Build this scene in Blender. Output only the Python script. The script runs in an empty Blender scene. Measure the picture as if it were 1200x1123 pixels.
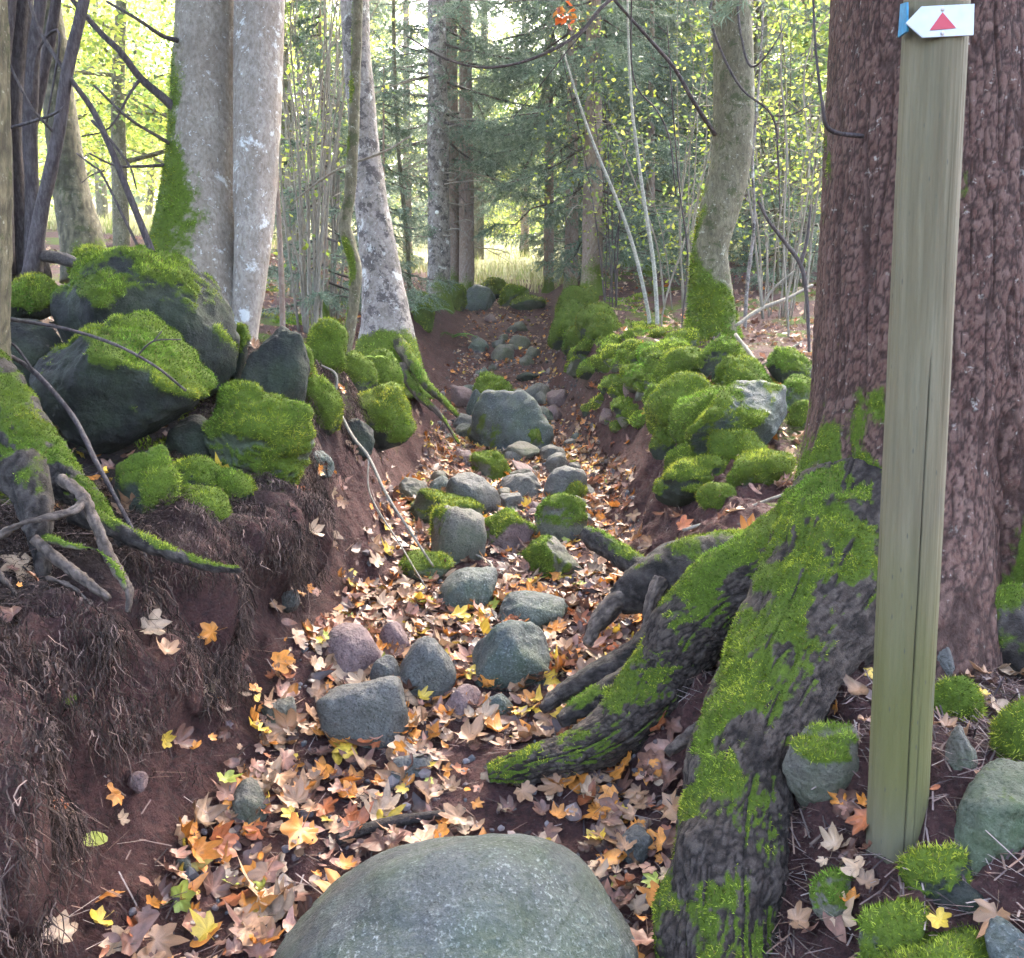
import bpy, bmesh, math, random
import numpy as np
from mathutils import Vector

RNG = np.random.default_rng(7)
random.seed(7)
scene = bpy.context.scene
COL = scene.collection
PITCH = math.radians(5.4)
CP, SP = math.cos(PITCH), math.sin(PITCH)
FPX = 1000.0

# ------------------------------------------------------------------ camera rays
def ray(px, py):
    dx = (px - 600) / FPX; dy = (561.5 - py) / FPX
    return np.array([dx, CP + dy * SP, -SP + dy * CP])
def P(px, py, Y):
    d = ray(px, py)
    return d * (Y / d[1])
def M(px, py, Y, w):                      # width in metres of w photo pixels at that depth
    return w / FPX * Y / ray(px, py)[1]

# ------------------------------------------------------------------ noise
def _h(ix, iy, iz, s):
    h = (ix * 374761393 + iy * 668265263 + iz * 2147483647 + s * 974711) & 0xFFFFFFFF
    h = ((h ^ (h >> 13)) * 1274126177) & 0xFFFFFFFF
    h = ((h ^ (h >> 16)) * 2246822519) & 0xFFFFFFFF
    return ((h ^ (h >> 15)) & 0xFFFFFF) / float(0x7FFFFF) - 1.0
def noise(p, f=1.0, s=0):
    p = np.asarray(p, float) * f
    i = np.floor(p).astype(np.int64); t = p - i
    t = t * t * t * (t * (t * 6 - 15) + 10)
    x, y, z = i[..., 0], i[..., 1], i[..., 2]
    u, v, w = t[..., 0], t[..., 1], t[..., 2]
    def L(a, b, k): return a + (b - a) * k
    a = L(L(_h(x, y, z, s), _h(x+1, y, z, s), u), L(_h(x, y+1, z, s), _h(x+1, y+1, z, s), u), v)
    b = L(L(_h(x, y, z+1, s), _h(x+1, y, z+1, s), u), L(_h(x, y+1, z+1, s), _h(x+1, y+1, z+1, s), u), v)
    return L(a, b, w)
def fbm(p, f=1.0, o=3, s=0):
    r = 0; a = 1.0; n = 0
    for k in range(o):
        r = r + a * noise(p, f, s + k * 17); n += a; a *= .5; f *= 2.03
    return r / n
def cells(p, s=0):                        # distance to the two nearest cell points, and the id of the nearest cell
    p = np.asarray(p, float); i = np.floor(p).astype(np.int64)
    f1 = np.full(p.shape[:-1], 9.); f2 = f1.copy(); idv = f1.copy()
    for dx in (-1, 0, 1):
        for dy in (-1, 0, 1):
            for dz in (-1, 0, 1):
                c = i + np.array([dx, dy, dz])
                q = [(_h(c[..., 0], c[..., 1], c[..., 2], s + k) * .42 + .5) for k in (1, 2, 3)]
                d = np.sqrt(sum((c[..., k] + q[k] - p[..., k]) ** 2 for k in range(3)))
                near = d < f1
                f2 = np.where(near, f1, np.minimum(f2, d)); f1 = np.where(near, d, f1)
                idv = np.where(near, _h(c[..., 0], c[..., 1], c[..., 2], s + 9), idv)
    return f1, f2, idv
def sstep(a, b, x):
    t = np.clip((x - a) / (b - a), 0, 1); return t * t * (3 - 2 * t)
def unit(v):
    v = np.asarray(v, float); return v / np.maximum(np.linalg.norm(v, axis=-1, keepdims=True), 1e-9)

# ------------------------------------------------------------------ mesh + object helpers
def faces_array(F): return F if isinstance(F, np.ndarray) else np.array(F, dtype=np.int64)
def make_mesh(name, V, F, mat, col=None, attr=None, smooth=True, uv=None):
    """V (n,3); F: one (m,k) array or a list of such arrays"""
    me = bpy.data.meshes.new(name)
    V = np.ascontiguousarray(V, np.float32)
    Fs = F if isinstance(F, list) else [F]
    Fs = [np.asarray(f, np.int32) for f in Fs if len(f)]
    loops = np.concatenate([f.ravel() for f in Fs])
    tot = np.concatenate([np.full(len(f), f.shape[1], np.int32) for f in Fs])
    start = np.concatenate([[0], np.cumsum(tot)[:-1]]).astype(np.int32)
    me.vertices.add(len(V)); me.vertices.foreach_set('co', V.ravel())
    me.loops.add(len(loops)); me.loops.foreach_set('vertex_index', loops)
    me.polygons.add(len(tot)); me.polygons.foreach_set('loop_start', start); me.polygons.foreach_set('loop_total', tot)
    me.update(calc_edges=True)
    me.polygons.foreach_set('use_smooth', np.full(len(tot), bool(smooth)))
    if col is not None:
        a = me.attributes.new('Col', 'FLOAT_COLOR', 'POINT')
        c = np.ones((len(V), 4), np.float32); c[:, :3] = col
        a.data.foreach_set('color', c.ravel())
    for k, v in (attr or {}).items():
        a = me.attributes.new(k, 'FLOAT', 'POINT')
        a.data.foreach_set('value', np.ascontiguousarray(v, np.float32))
    for m in (mat if isinstance(mat, (list, tuple)) else [mat]):
        me.materials.append(m)
    return me
def link(name, me, parent=None, loc=None):
    o = bpy.data.objects.new(name, me); COL.objects.link(o)
    if parent is not None: o.parent = parent
    if loc is not None: o.location = loc
    return o
def tag(o, label=None, cat=None, group=None, kind=None):
    if label: o['label'] = label
    if cat: o['category'] = cat
    if group: o['group'] = group
    if kind: o['kind'] = kind
    return o
def empty(name, loc, label, cat, group=None):
    o = bpy.data.objects.new(name, None); COL.objects.link(o); o.location = loc
    o.empty_display_size = .1
    return tag(o, label, cat, group)
def child(name, V, F, mat, root, label=None, **kw):
    V = np.asarray(V, float) - np.array(root.location)
    o = link(name, make_mesh(name, V, F, mat, **kw), root)
    if label: o['label'] = label
    return o
class Bag:
    """collects triangles/quads of one mesh"""
    def __init__(s): s.V = []; s.F = []; s.C = []; s.A = []; s.n = 0
    def add(s, V, F, C=None, A=None):
        V = np.asarray(V, float); s.V.append(V)
        for f in (F if isinstance(F, list) else [F]): s.F.append(np.asarray(f) + s.n)
        s.C.append(np.zeros((len(V), 3)) if C is None else np.broadcast_to(C, (len(V), 3)))
        s.A.append(np.zeros(len(V)) if A is None else np.broadcast_to(A, (len(V),)))
        s.n += len(V)
    def get(s):
        by = {}
        for f in s.F: by.setdefault(f.shape[1], []).append(f)
        return np.concatenate(s.V), [np.concatenate(v) for v in by.values()], np.concatenate(s.C), np.concatenate(s.A)
def vnormals(V, F):
    N = np.zeros_like(V)
    for f in (F if isinstance(F, list) else [F]):
        n = np.cross(V[f[:, 1]] - V[f[:, 0]], V[f[:, 2]] - V[f[:, 0]])
        for k in range(f.shape[1]): np.add.at(N, f[:, k], n)
    return unit(N)
def spline(pts, n):
    pts = np.asarray(pts, float)
    if len(pts) == 2:
        t = np.linspace(0, 1, n)[:, None]; return pts[0] * (1 - t) + pts[1] * t
    q = np.vstack([2 * pts[0] - pts[1], pts, 2 * pts[-1] - pts[-2]])
    u = np.linspace(0, len(pts) - 1 - 1e-6, n); i = u.astype(int); t = (u - i)[:, None]
    a, b, c, d = q[i], q[i+1], q[i+2], q[i+3]
    return .5 * (2*b + (c-a)*t + (2*a-5*b+4*c-d)*t*t + (3*b-a-3*c+d)*t**3)
def tube(pts, rad, seg=8, n=None, disp=None, cap=True):
    """pts (k,3), rad (k,): a swept tube through a spline; disp(pos, theta, s, nrm) -> offset along the normal"""
    pts = np.asarray(pts, float); k = len(pts)
    rad = np.broadcast_to(np.asarray(rad, float), (k,))
    n = n or max(2, (k - 1) * 5 + 1)
    Q = spline(np.hstack([pts, rad[:, None]]), n); C, R = Q[:, :3], np.maximum(Q[:, 3], .0006)
    T = unit(np.gradient(C, axis=0))
    ref = np.array([1., 0, 0]) if abs(T[0][0]) < .8 else np.array([0, 1., 0])
    U = np.zeros_like(C); u = unit(ref - T[0] * ref.dot(T[0]))
    for i in range(n):
        u = unit(u - T[i] * u.dot(T[i])); U[i] = u
    W = np.cross(T, U)
    th = np.linspace(0, 2 * math.pi, seg, endpoint=False)
    Nn = U[:, None] * np.cos(th)[None, :, None] + W[:, None] * np.sin(th)[None, :, None]
    S = np.concatenate([[0], np.cumsum(np.linalg.norm(np.diff(C, axis=0), axis=1))])
    V = C[:, None] + Nn * R[:, None, None]
    if disp is not None:
        V = V + Nn * disp(V, np.broadcast_to(th, (n, seg)), np.broadcast_to(S[:, None], (n, seg)), Nn, R[:, None])[..., None]
    V = V.reshape(-1, 3)
    i = np.arange(n - 1)[:, None] * seg; j = np.arange(seg)[None]; j2 = (j + 1) % seg
    F = np.stack([i + j, i + j2, i + seg + j2, i + seg + j], -1).reshape(-1, 4)
    Fs = [F]
    if cap:
        V = np.vstack([V, C[:1], C[-1:]]); a, b = n * seg, n * seg + 1
        jj = np.arange(seg); jk = (jj + 1) % seg
        Fs.append(np.vstack([np.stack([np.full(seg, a), jk, jj], -1),
                             np.stack([np.full(seg, b), (n-1)*seg + jj, (n-1)*seg + jk], -1)]))
    return V, Fs

# ------------------------------------------------------------------ node materials
class NT:
    def __init__(s, name):
        s.m = bpy.data.materials.new(name); s.m.use_nodes = True
        s.t = s.m.node_tree; s.t.nodes.clear()
        s.out = s.t.nodes.new('ShaderNodeOutputMaterial')
        s.tc = s.t.nodes.new('ShaderNodeTexCoord')
    def n(s, typ, **kw):
        x = s.t.nodes.new('ShaderNode' + typ)
        for k, v in kw.items(): setattr(x, k, v)
        return x
    def l(s, a, b): s.t.links.new(a, b)
    def val(s, sock, v):
        if isinstance(v, bpy.types.NodeSocket): s.l(v, sock)
        elif isinstance(v, (tuple, list)) and len(v) == 3 and sock.type == 'RGBA': sock.default_value = (*v, 1)
        elif sock.type == 'RGBA' and isinstance(v, (int, float)): sock.default_value = (v, v, v, 1)
        else: sock.default_value = v
    def map(s, scale=(1, 1, 1), src='Object'):
        m = s.n('Mapping'); s.l(s.tc.outputs[src], m.inputs['Vector']); m.inputs['Scale'].default_value = scale
        return m.outputs['Vector']
    def noise(s, sc, det=4, rough=.6, vec=None, dist=0):
        x = s.n('TexNoise'); s.l(vec or s.tc.outputs['Object'], x.inputs['Vector'])
        x.inputs['Scale'].default_value = sc; x.inputs['Detail'].default_value = det
        x.inputs['Roughness'].default_value = rough; x.inputs['Distortion'].default_value = dist
        return x.outputs['Fac']
    def vor(s, sc, vec=None, feature='F1', out='Distance'):
        x = s.n('TexVoronoi', feature=feature); s.l(vec or s.tc.outputs['Object'], x.inputs['Vector'])
        x.inputs['Scale'].default_value = sc
        return x.outputs[out]
    def ramp(s, fac, stops):
        r = s.n('ValToRGB'); s.val(r.inputs['Fac'], fac); e = r.color_ramp.elements
        while len(e) < len(stops): e.new(.5)
        for el, (p, c) in zip(e, stops):
            el.position = p; el.color = (*c, 1) if isinstance(c, (tuple, list)) else (c, c, c, 1)
        return r.outputs['Color']
    def mix(s, fac, a, b, blend='MIX'):
        x = s.n('Mix', data_type='RGBA', blend_type=blend)
        s.val(x.inputs[0], fac)
        s.val(x.inputs[6], a); s.val(x.inputs[7], b)
        return x.outputs[2]
    def math(s, op, a, b=0.0, clamp=False):
        x = s.n('Math', operation=op, use_clamp=clamp); s.val(x.inputs[0], a); s.val(x.inputs[1], b)
        return x.outputs[0]
    def attr(s, name, out='Fac'):
        x = s.n('Attribute', attribute_name=name); return x.outputs[out]
    def bump(s, h, strength=.5, dist=.01, prev=None):
        b = s.n('Bump'); s.val(b.inputs['Height'], h); b.inputs['Strength'].default_value = strength
        b.inputs['Distance'].default_value = dist
        if prev: s.l(prev, b.inputs['Normal'])
        return b.outputs['Normal']
    def done(s, color, rough=.8, normal=None, spec=.5, transl=0.0):
        p = s.n('BsdfPrincipled'); s.val(p.inputs['Base Color'], color); s.val(p.inputs['Roughness'], rough)
        p.inputs['Specular IOR Level'].default_value = spec
        if normal: s.l(normal, p.inputs['Normal'])
        sh = p.outputs[0]
        if transl:
            t = s.n('BsdfTranslucent'); s.val(t.inputs['Color'], color)
            x = s.n('MixShader'); x.inputs[0].default_value = transl
            s.l(sh, x.inputs[1]); s.l(t.outputs[0], x.inputs[2]); sh = x.outputs[0]
        s.l(sh, s.out.inputs['Surface'])
        return s.m

MOSS_D, MOSS_M, MOSS_L = (.026, .038, .006), (.115, .165, .015), (.33, .39, .055)
def mossy(t, base, rough):
    """lay moss over a base colour where the mesh's moss attribute says so"""
    m = t.attr('moss')
    n1 = t.noise(9, 3); n2 = t.noise(70, 3)
    g = t.mix(n2, t.mix(n1, MOSS_D, (.045, .06, .012)), MOSS_M)
    edge = t.math('ADD', m, t.math('MULTIPLY', t.math('SUBTRACT', t.noise(46, 5, .7), .5), 1.7))
    f = t.ramp(edge, [(.30, 0.), (.74, 1.)])
    return t.mix(f, base, g), t.mix(f, rough, .95), n2
def rock_mat(name, c1, c2, c3, rough=.6, speck=.5, alg=0.0):
    t = NT(name)
    a = t.ramp(t.noise(3.5, 6, .68), [(.32, c1), (.68, c2)])
    a = t.mix(t.ramp(t.noise(11, 5, .7), [(.48, 0.), (.7, .8)]), a, c3)
    zone = t.ramp(t.noise(4.5, 3, .6), [(.4, .15), (.65, 1.)])
    sp = t.ramp(t.noise(120, 3, .65), [(.55, 0.), (.66, 1.)])
    a = t.mix(t.math('MULTIPLY', t.math('MULTIPLY', sp, speck), zone), a, tuple(min(1, c * 1.9 + .03) for c in c2))
    dk = t.ramp(t.noise(110, 3, .65), [(.36, 1.), (.47, 0.)])
    a = t.mix(t.math('MULTIPLY', dk, .65), a, tuple(c * .4 for c in c1))
    vein = t.ramp(t.vor(3.2, t.map((1, .5, 1.4)), 'DISTANCE_TO_EDGE'), [(.004, .5), (.02, 0.)])
    a = t.mix(t.math('MULTIPLY', vein, .6), a, tuple(c * .35 for c in c1))
    if alg:
        a = t.mix(t.math('MULTIPLY', t.ramp(t.noise(3, 5, .7), [(.4, 0.), (.62, 1.)]), alg), a, (.06, .085, .035))
    col, r, n2 = mossy(t, a, t.ramp(t.noise(14, 4), [(.3, rough - .12), (.7, rough + .2)]))
    h = t.math('ADD', t.noise(14, 8, .74), t.math('MULTIPLY', t.noise(120, 3, .6), .22))
    return t.done(col, r, t.bump(h, .85, .03), .2)
def bark_mat(name, c1, c2, c3, patch=None, patch_amt=.5, scale=(1, 1, .35), bs=26, rough=.85, bump=.6, bd=.012, dark=None, dark_amt=.5):
    t = NT(name)
    v = t.map(scale)
    a = t.ramp(t.noise(bs * .25, 6, .72, v), [(.3, c1), (.7, c2)])
    a = t.mix(t.ramp(t.noise(bs * 1.8, 5, .72, v), [(.42, 0.), (.68, .85)]), a, c3)
    h = t.math('ADD', t.noise(bs, 7, .76, v), t.math('MULTIPLY', t.noise(bs * 4, 4, .7, v), .35))
    if dark:
        p = t.ramp(t.noise(9, 6, .75, dist=.3), [(.66 - .2 * dark_amt, 0.), (.72 - .2 * dark_amt, .85)])
        a = t.mix(p, a, dark)
    if patch:
        p = t.ramp(t.noise(6, 6, .72, dist=.25), [(.62 - .2 * patch_amt, 0.), (.68 - .2 * patch_amt, .9)])
        a = t.mix(p, a, patch)
        p2 = t.ramp(t.noise(34, 4, .7), [(.62, 0.), (.67, .8)])
        a = t.mix(p2, a, patch)
    a = t.mix(t.ramp(t.attr('tone'), [(.55, 0.), (.95, .6)]), a, c3)
    a = t.mix(t.math('MULTIPLY', t.attr('pit'), .85), a, tuple(c * .28 for c in c1))
    col, r, n2 = mossy(t, a, rough)
    return t.done(col, r, t.bump(h, bump, bd), .2)
def col_mat(name, rough=.7, transl=0.0, spec=.3, vary=0.0, bump=None):
    t = NT(name); c = t.attr('Col', 'Color')
    if vary:
        k = t.ramp(t.noise(60, 4, .65), [(.3, 1 - vary), (.7, 1 + vary)])
        c = t.mix(1.0, c, k, 'MULTIPLY')
    nm = t.bump(t.noise(bump, 4), .5, .004) if bump else None
    return t.done(c, rough, nm, spec, transl)
def flat_mat(name, c, rough=.6, spec=.4, var=.15, sc=40, transl=0.0):
    t = NT(name)
    a = t.ramp(t.noise(sc, 4, .6), [(.3, tuple(x * (1 - var) for x in c)), (.7, tuple(min(1, x * (1 + var)) for x in c))])
    return t.done(a, rough, None, spec, transl)

MT = {
    'grey':  rock_mat('grey_stone', (.072, .064, .060), (.155, .142, .134), (.055, .048, .045), .55, .35, .15),
    'blue':  rock_mat('blue_grey_stone', (.050, .053, .052), (.110, .116, .114), (.044, .050, .040), .5, 1.4, .4),
    'slate': rock_mat('slate_stone', (.030, .033, .035), (.072, .078, .082), (.028, .033, .027), .6, .8, .4),
    'brown': rock_mat('brown_grey_stone', (.085, .07, .06), (.18, .155, .13), (.06, .055, .04), .6, .3, .4),
    'red':   rock_mat('reddish_stone', (.14, .085, .082), (.23, .155, .145), (.09, .06, .06), .6, .25),
    'dark':  rock_mat('dark_stone', (.012, .011, .012), (.040, .037, .037), (.009, .009, .009), .75, .2, .3),
    'green': rock_mat('algae_green_stone', (.06, .065, .045), (.14, .14, .105), (.045, .06, .03), .65, .4, .6),
    'moss': col_mat('moss_fibres', .9, .25, .1),
    'beech': bark_mat('grey_brown_bark', (.18, .14, .108), (.33, .28, .232), (.12, .09, .07), (.50, .48, .45), .1, (1, 1, .6), 30, bump=.6),
    'beechpale': bark_mat('pale_grey_brown_bark', (.20, .158, .128), (.37, .315, .27), (.13, .098, .078), (.56, .54, .52), .3, (1, 1, .6), 30, bump=.4),
    'spruce': bark_mat('scaly_spruce_bark', (.062, .026, .020), (.125, .060, .045), (.17, .10, .08), (.34, .30, .26), -.6, (1, 1, .6), 40, .75, .8, .012),
    'pale': bark_mat('pale_lichen_bark', (.15, .125, .11), (.34, .30, .28), (.10, .08, .07), (.50, .49, .47), .25, (1, 1, .8), 20, bump=.5, dark=(.055, .045, .045), dark_amt=.75),
    'dkbark': bark_mat('dark_thin_bark', (.03, .022, .023), (.075, .055, .056), (.12, .10, .10), None, 0, (1, 1, .3), 40),
    'olive': bark_mat('olive_bark', (.085, .072, .042), (.20, .175, .115), (.05, .042, .03), (.30, .29, .23), .05, (1, 1, .4), 30, dark=(.05, .055, .02), dark_amt=.6),
    'thin': bark_mat('pale_thin_bark', (.18, .155, .125), (.34, .30, .25), (.12, .10, .08), None, 0, (1, 1, .3), 40),
    'birch': bark_mat('white_birch_bark', (.28, .27, .235), (.46, .45, .40), (.14, .125, .11), None, 0, (1, 1, 1.5), 24),
    'brownbark': bark_mat('brown_far_bark', (.13, .085, .068), (.24, .165, .13), (.30, .25, .21), None, 0, (1, 1, .5), 24),
    'root': bark_mat('dark_wet_root', (.020, .014, .012), (.058, .042, .036), (.095, .076, .068), None, 0, (1, 1, 1), 34, .7, .9, .016),
    'bigroot': bark_mat('rough_root_bark', (.026, .017, .014), (.066, .045, .037), (.105, .08, .068), None, 0, (1, 1, 1), 34, .8, .9, .016),
    'palroot': bark_mat('pale_bare_root', (.085, .060, .048), (.20, .15, .122), (.055, .038, .032), None, 0, (1, 1, 1), 40),
    'leaf': col_mat('dry_leaf', .48, .15, .45, .3),
    'foliage': col_mat('green_foliage', .55, .5, .3),
    'needle': col_mat('spruce_needles', .6, .3, .25),
    'hair': col_mat('root_hair', .9, 0, .1),
    'fern': col_mat('fern_green', .55, .4, .3),
}

# ------------------------------------------------------------------ terrain
_fy = np.array([-8, 0, 1.9, 2.7, 4.3, 6, 7.9, 10, 12, 15, 17, 20, 30, 60, 160])
_fz = np.array([-2.6, -1.5, -1.19, -1.04, -.80, -.56, -.27, .22, .8, 1.74, 2.25, 2.85, 4.9, 11, 26.])
_yd = np.linspace(-8, 160, 8401)
_zd = np.interp(_yd, _fy, _fz)
_k = np.hanning(41); _k /= _k.sum()
_zd = np.convolve(np.pad(_zd, 20, mode='edge'), _k, 'valid')
def floor_z(y): return np.interp(y, _yd, _zd)
_ly = [-5, 1, 2, 3.2, 4.6, 5.5, 7, 10, 13, 16, 20, 26]
_lx = [-.8, -.75, -.72, -.64, -.62, -.62, -.58, -.6, -.6, -.7, -1, -1.5]
_lw = [.7, .66, .66, .48, .6, .5, .5, 1.1, .9, 1, 2, 3]
_lh = [.5, .6, .72, .62, .98, .78, .65, .75, .45, .3, .1, 0]
_ry = [-5, 1, 2, 2.6, 3.4, 4.3, 5.5, 7.5, 10, 12, 16, 20, 26]
_rx = [.7, .5, .34, .34, .42, .5, .66, .52, .42, .45, .6, 1, 1.5]
_rw = [.8, .7, .55, .55, .5, .8, .6, .5, .6, .6, 1, 2, 3]
_rh = [.3, .34, .38, .36, .42, .52, .75, .85, .8, .65, .4, .2, 0]
def edges(y):
    I = lambda t, v: np.interp(y, t, v)
    return I(_ly, _lx), I(_ly, _lw), I(_ly, _lh), I(_ry, _rx), I(_ry, _rw), I(_ry, _rh)
def zt(x, y, fine=True):
    x = np.asarray(x, float); y = np.asarray(y, float)
    p = np.stack([x, y, np.zeros_like(x)], -1)
    wob = noise(p, 1.7, 3) * .09 + noise(p, 5, 4) * .035
    xl, wl, hl, xr, wr, hr = edges(y)
    dl = xl + wob - x; dr = x - xr - wob
    def prof(t): t = np.clip(t, 0, 1); return np.where(t < .5, .5 * (2 * t) ** 1.5, 1 - .5 * (2 - 2 * t) ** 1.6)
    z = floor_z(y) + hl * prof(dl / wl) + hr * prof(dr / wr)
    z = z + np.clip(dl - wl, 0, 3) * .16 + np.clip(dr - wr, 0, 4) * .06 + np.clip(-x - 4, 0, 60) * .07
    z = z - .03 * np.exp(-((x - (xl + xr) / 2) / .35) ** 2) * (y < 14)
    bank = np.clip(dl * 4, 0, 1) * np.clip(1.6 - dl / wl, 0, 1) + np.clip(dr * 4, 0, 1) * np.clip(1.6 - dr / wr, 0, 1)
    far = np.clip((y - 18) / 25, 0, 1)
    z = z + .075 * np.exp(-((x - .80) ** 2 + (y - 1.62) ** 2) / .38 ** 2)
    z = z + bank * .05 * (1 - 2 * np.abs(fbm(p, 4.5, 2, 91))) * (y < 9)
    z = z + fbm(p, 1.1, 3, 11) * (.05 + .35 * far) + fbm(p, 7, 2, 21) * (.018 + .05 * bank)
    if fine:
        near = np.clip(1.5 - y / 12, .2, 1)
        z = z + fbm(p, 24, 3, 31) * (.010 + .034 * bank) * near
    return z
def hit(px, py, lo=1.0, hi=60.0):
    d = ray(px, py); ts = np.geomspace(lo, hi, 900)
    q = d[None] * (ts / d[1])[:, None]
    below = q[:, 2] < zt(q[:, 0], q[:, 1])
    k = int(np.argmax(below)) if below.any() else len(ts) - 1
    a, b = ts[max(k - 1, 0)], ts[k]
    for _ in range(14):
        m = .5 * (a + b); w = d * (m / d[1])
        if w[2] < float(zt(w[0], w[1])): b = m
        else: a = m
    return d * (b / d[1])

def lip(x, y):                            # the left bank hangs over: its rooty top leans out, the bare soil below is hollowed
    t = (np.interp(y, _ly, _lx) - x) / np.interp(y, _ly, _lw)
    p = np.stack([x, y, 0 * x], -1); k = np.clip((4.0 - y) * 1.3, 0, 1) * (1 + .8 * noise(p, 2.6, 66) + .5 * noise(p, 9, 67))
    return k * (.15 * np.exp(-((t - .66) / .24) ** 2) - .05 * np.exp(-((t - .25) / .16) ** 2))
def build_ground():
    def axis(lo, hi, dense_lo, dense_hi, step, grow=1.07):
        a = list(np.arange(dense_lo, dense_hi, step)); s = step; v = a[-1]
        while v < hi: s *= grow; v += s; a.append(v)
        s = step; v = a[0]; pre = []
        while v > lo: s *= grow; v -= s; pre.append(v)
        return np.array(pre[::-1] + a)
    xs = axis(-140, 140, -1.9, 1.7, .011)
    ys = axis(-7, 158, 1.3, 4.6, .013, 1.022)
    X, Y = np.meshgrid(xs, ys)
    Z = zt(X, Y)
    V = np.stack([X + lip(X, Y), Y, Z], -1).reshape(-1, 3)
    w = len(xs); i = np.arange(len(ys) - 1)[:, None] * w + np.arange(w - 1)[None]
    F = np.stack([i, i + 1, i + w + 1, i + w], -1).reshape(-1, 4)
    x, y = V[:, 0], V[:, 1]
    xl, wl, hl, xr, wr, hr = edges(y)
    dl, dr = xl - x, x - xr
    n = fbm(V * [1, 1, .6], 2.6, 4, 41)
    top = np.maximum(sstep(.9, 1.5, dl / wl), sstep(.75, 1.2, dr / wr) * (y > 3.6))
    moss = top * sstep(-.25, .4, n) * .75 + sstep(.25, .5, n) * .35 * (np.maximum(dl / wl, dr / wr) > .4)
    moss = moss * (1 - sstep(13, 19, y))
    meadow = sstep(15, 20, y + n * 3) * 1.0
    humus = sstep(.30, .8, dl / wl + n * .4) * (y < 5.2)
    t = NT('soil')
    c = t.ramp(t.noise(7, 6, .7), [(.3, (.066, .027, .025)), (.7, (.140, .062, .056))])
    c = t.mix(t.ramp(t.noise(48, 4, .7), [(.45, 0.), (.7, .8)]), c, (.03, .018, .018))
    c = t.mix(t.ramp(t.noise(90, 3, .7), [(.6, 0.), (.72, .7)]), c, (.17, .11, .095))
    c = t.mix(t.math('MULTIPLY', t.attr('humus'), .8), c, t.ramp(t.noise(40, 4, .7), [(.35, (.014, .010, .010)), (.7, (.05, .034, .033))]))
    far = t.ramp(t.noise(1.3, 5, .7), [(.3, (.16, .17, .055)), (.55, (.30, .29, .13)), (.75, (.38, .35, .22))])
    c = t.mix(t.attr('meadow'), c, far)
    col, r, n2 = mossy(t, c, .85)
    h = t.math('ADD', t.noise(60, 6, .75), t.math('MULTIPLY', t.noise(16, 4, .7), 1.2))
    mt = t.done(col, r, t.bump(h, 1.0, .05), .2)
    o = link('ground', make_mesh('ground', V, F, mt, attr={'moss': moss, 'meadow': meadow, 'humus': humus}))
    tag(o, 'reddish brown soil of the sunken woodland path and its banks', None, None, 'structure')
build_ground()

# ------------------------------------------------------------------ moss fibres
def tufts(V, F, mask, dens, ln, wd, seed=0, bright=1.0, lean=(0, 0, .15)):
    r = np.random.default_rng(seed)
    T = []
    for f in (F if isinstance(F, list) else [F]):
        T.append(f[:, :3])
        if f.shape[1] == 4: T.append(f[:, [0, 2, 3]])
    T = np.concatenate(T)
    a, b, c = V[T[:, 0]], V[T[:, 1]], V[T[:, 2]]
    cr = np.cross(b - a, c - a); A = .5 * np.linalg.norm(cr, axis=1)
    w = A * sstep(.2, .95, mask[T].mean(1)) ** 1.3
    n = int(w.sum() * dens)
    if n < 20: return None
    k = r.choice(len(T), n, p=w / w.sum())
    u, v = r.random(n), r.random(n); fl = u + v > 1; u[fl], v[fl] = 1 - u[fl], 1 - v[fl]
    p = a[k] + (b[k] - a[k]) * u[:, None] + (c[k] - a[k]) * v[:, None]
    nm = unit(cr[k])
    cl = .6 * noise(p, 26, 5) + .6 * noise(p, 9, 15); cl2 = noise(p, 60, 6); hue = noise(p, 5, 25)[:, None]
    L = ln * (.55 + .9 * r.random(n)) * (1 + .5 * cl)
    d = unit(nm + r.normal(0, .55, (n, 3)) + np.array(lean))
    t = unit(np.cross(d, r.normal(0, 1, (n, 3)))) * (wd * (.6 + .8 * r.random(n)))[:, None]
    p = p - nm * .002
    VV = np.stack([p - t, p + t, p + d * L[:, None]], 1).reshape(-1, 3)
    FF = np.arange(3 * n).reshape(-1, 3)
    m = np.clip(.42 + .55 * cl + .32 * cl2 + r.normal(0, .2, n), 0, 1)[:, None]
    D, Md, Li = np.array(MOSS_D), np.array(MOSS_M), np.array(MOSS_L)
    C = np.where(m < .5, D + (Md - D) * m * 2, Md + (Li - Md) * (m * 2 - 1)) * bright
    C = C * np.clip(1 + hue * np.array([.45, .12, .0]), .5, 1.6)
    dry = (r.random(n) < .06)[:, None]
    C = np.where(dry, np.array([.16, .13, .05]), C)
    C = np.repeat(C, 3, 0); C[2::3] *= 1.25
    return VV, FF, C

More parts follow.
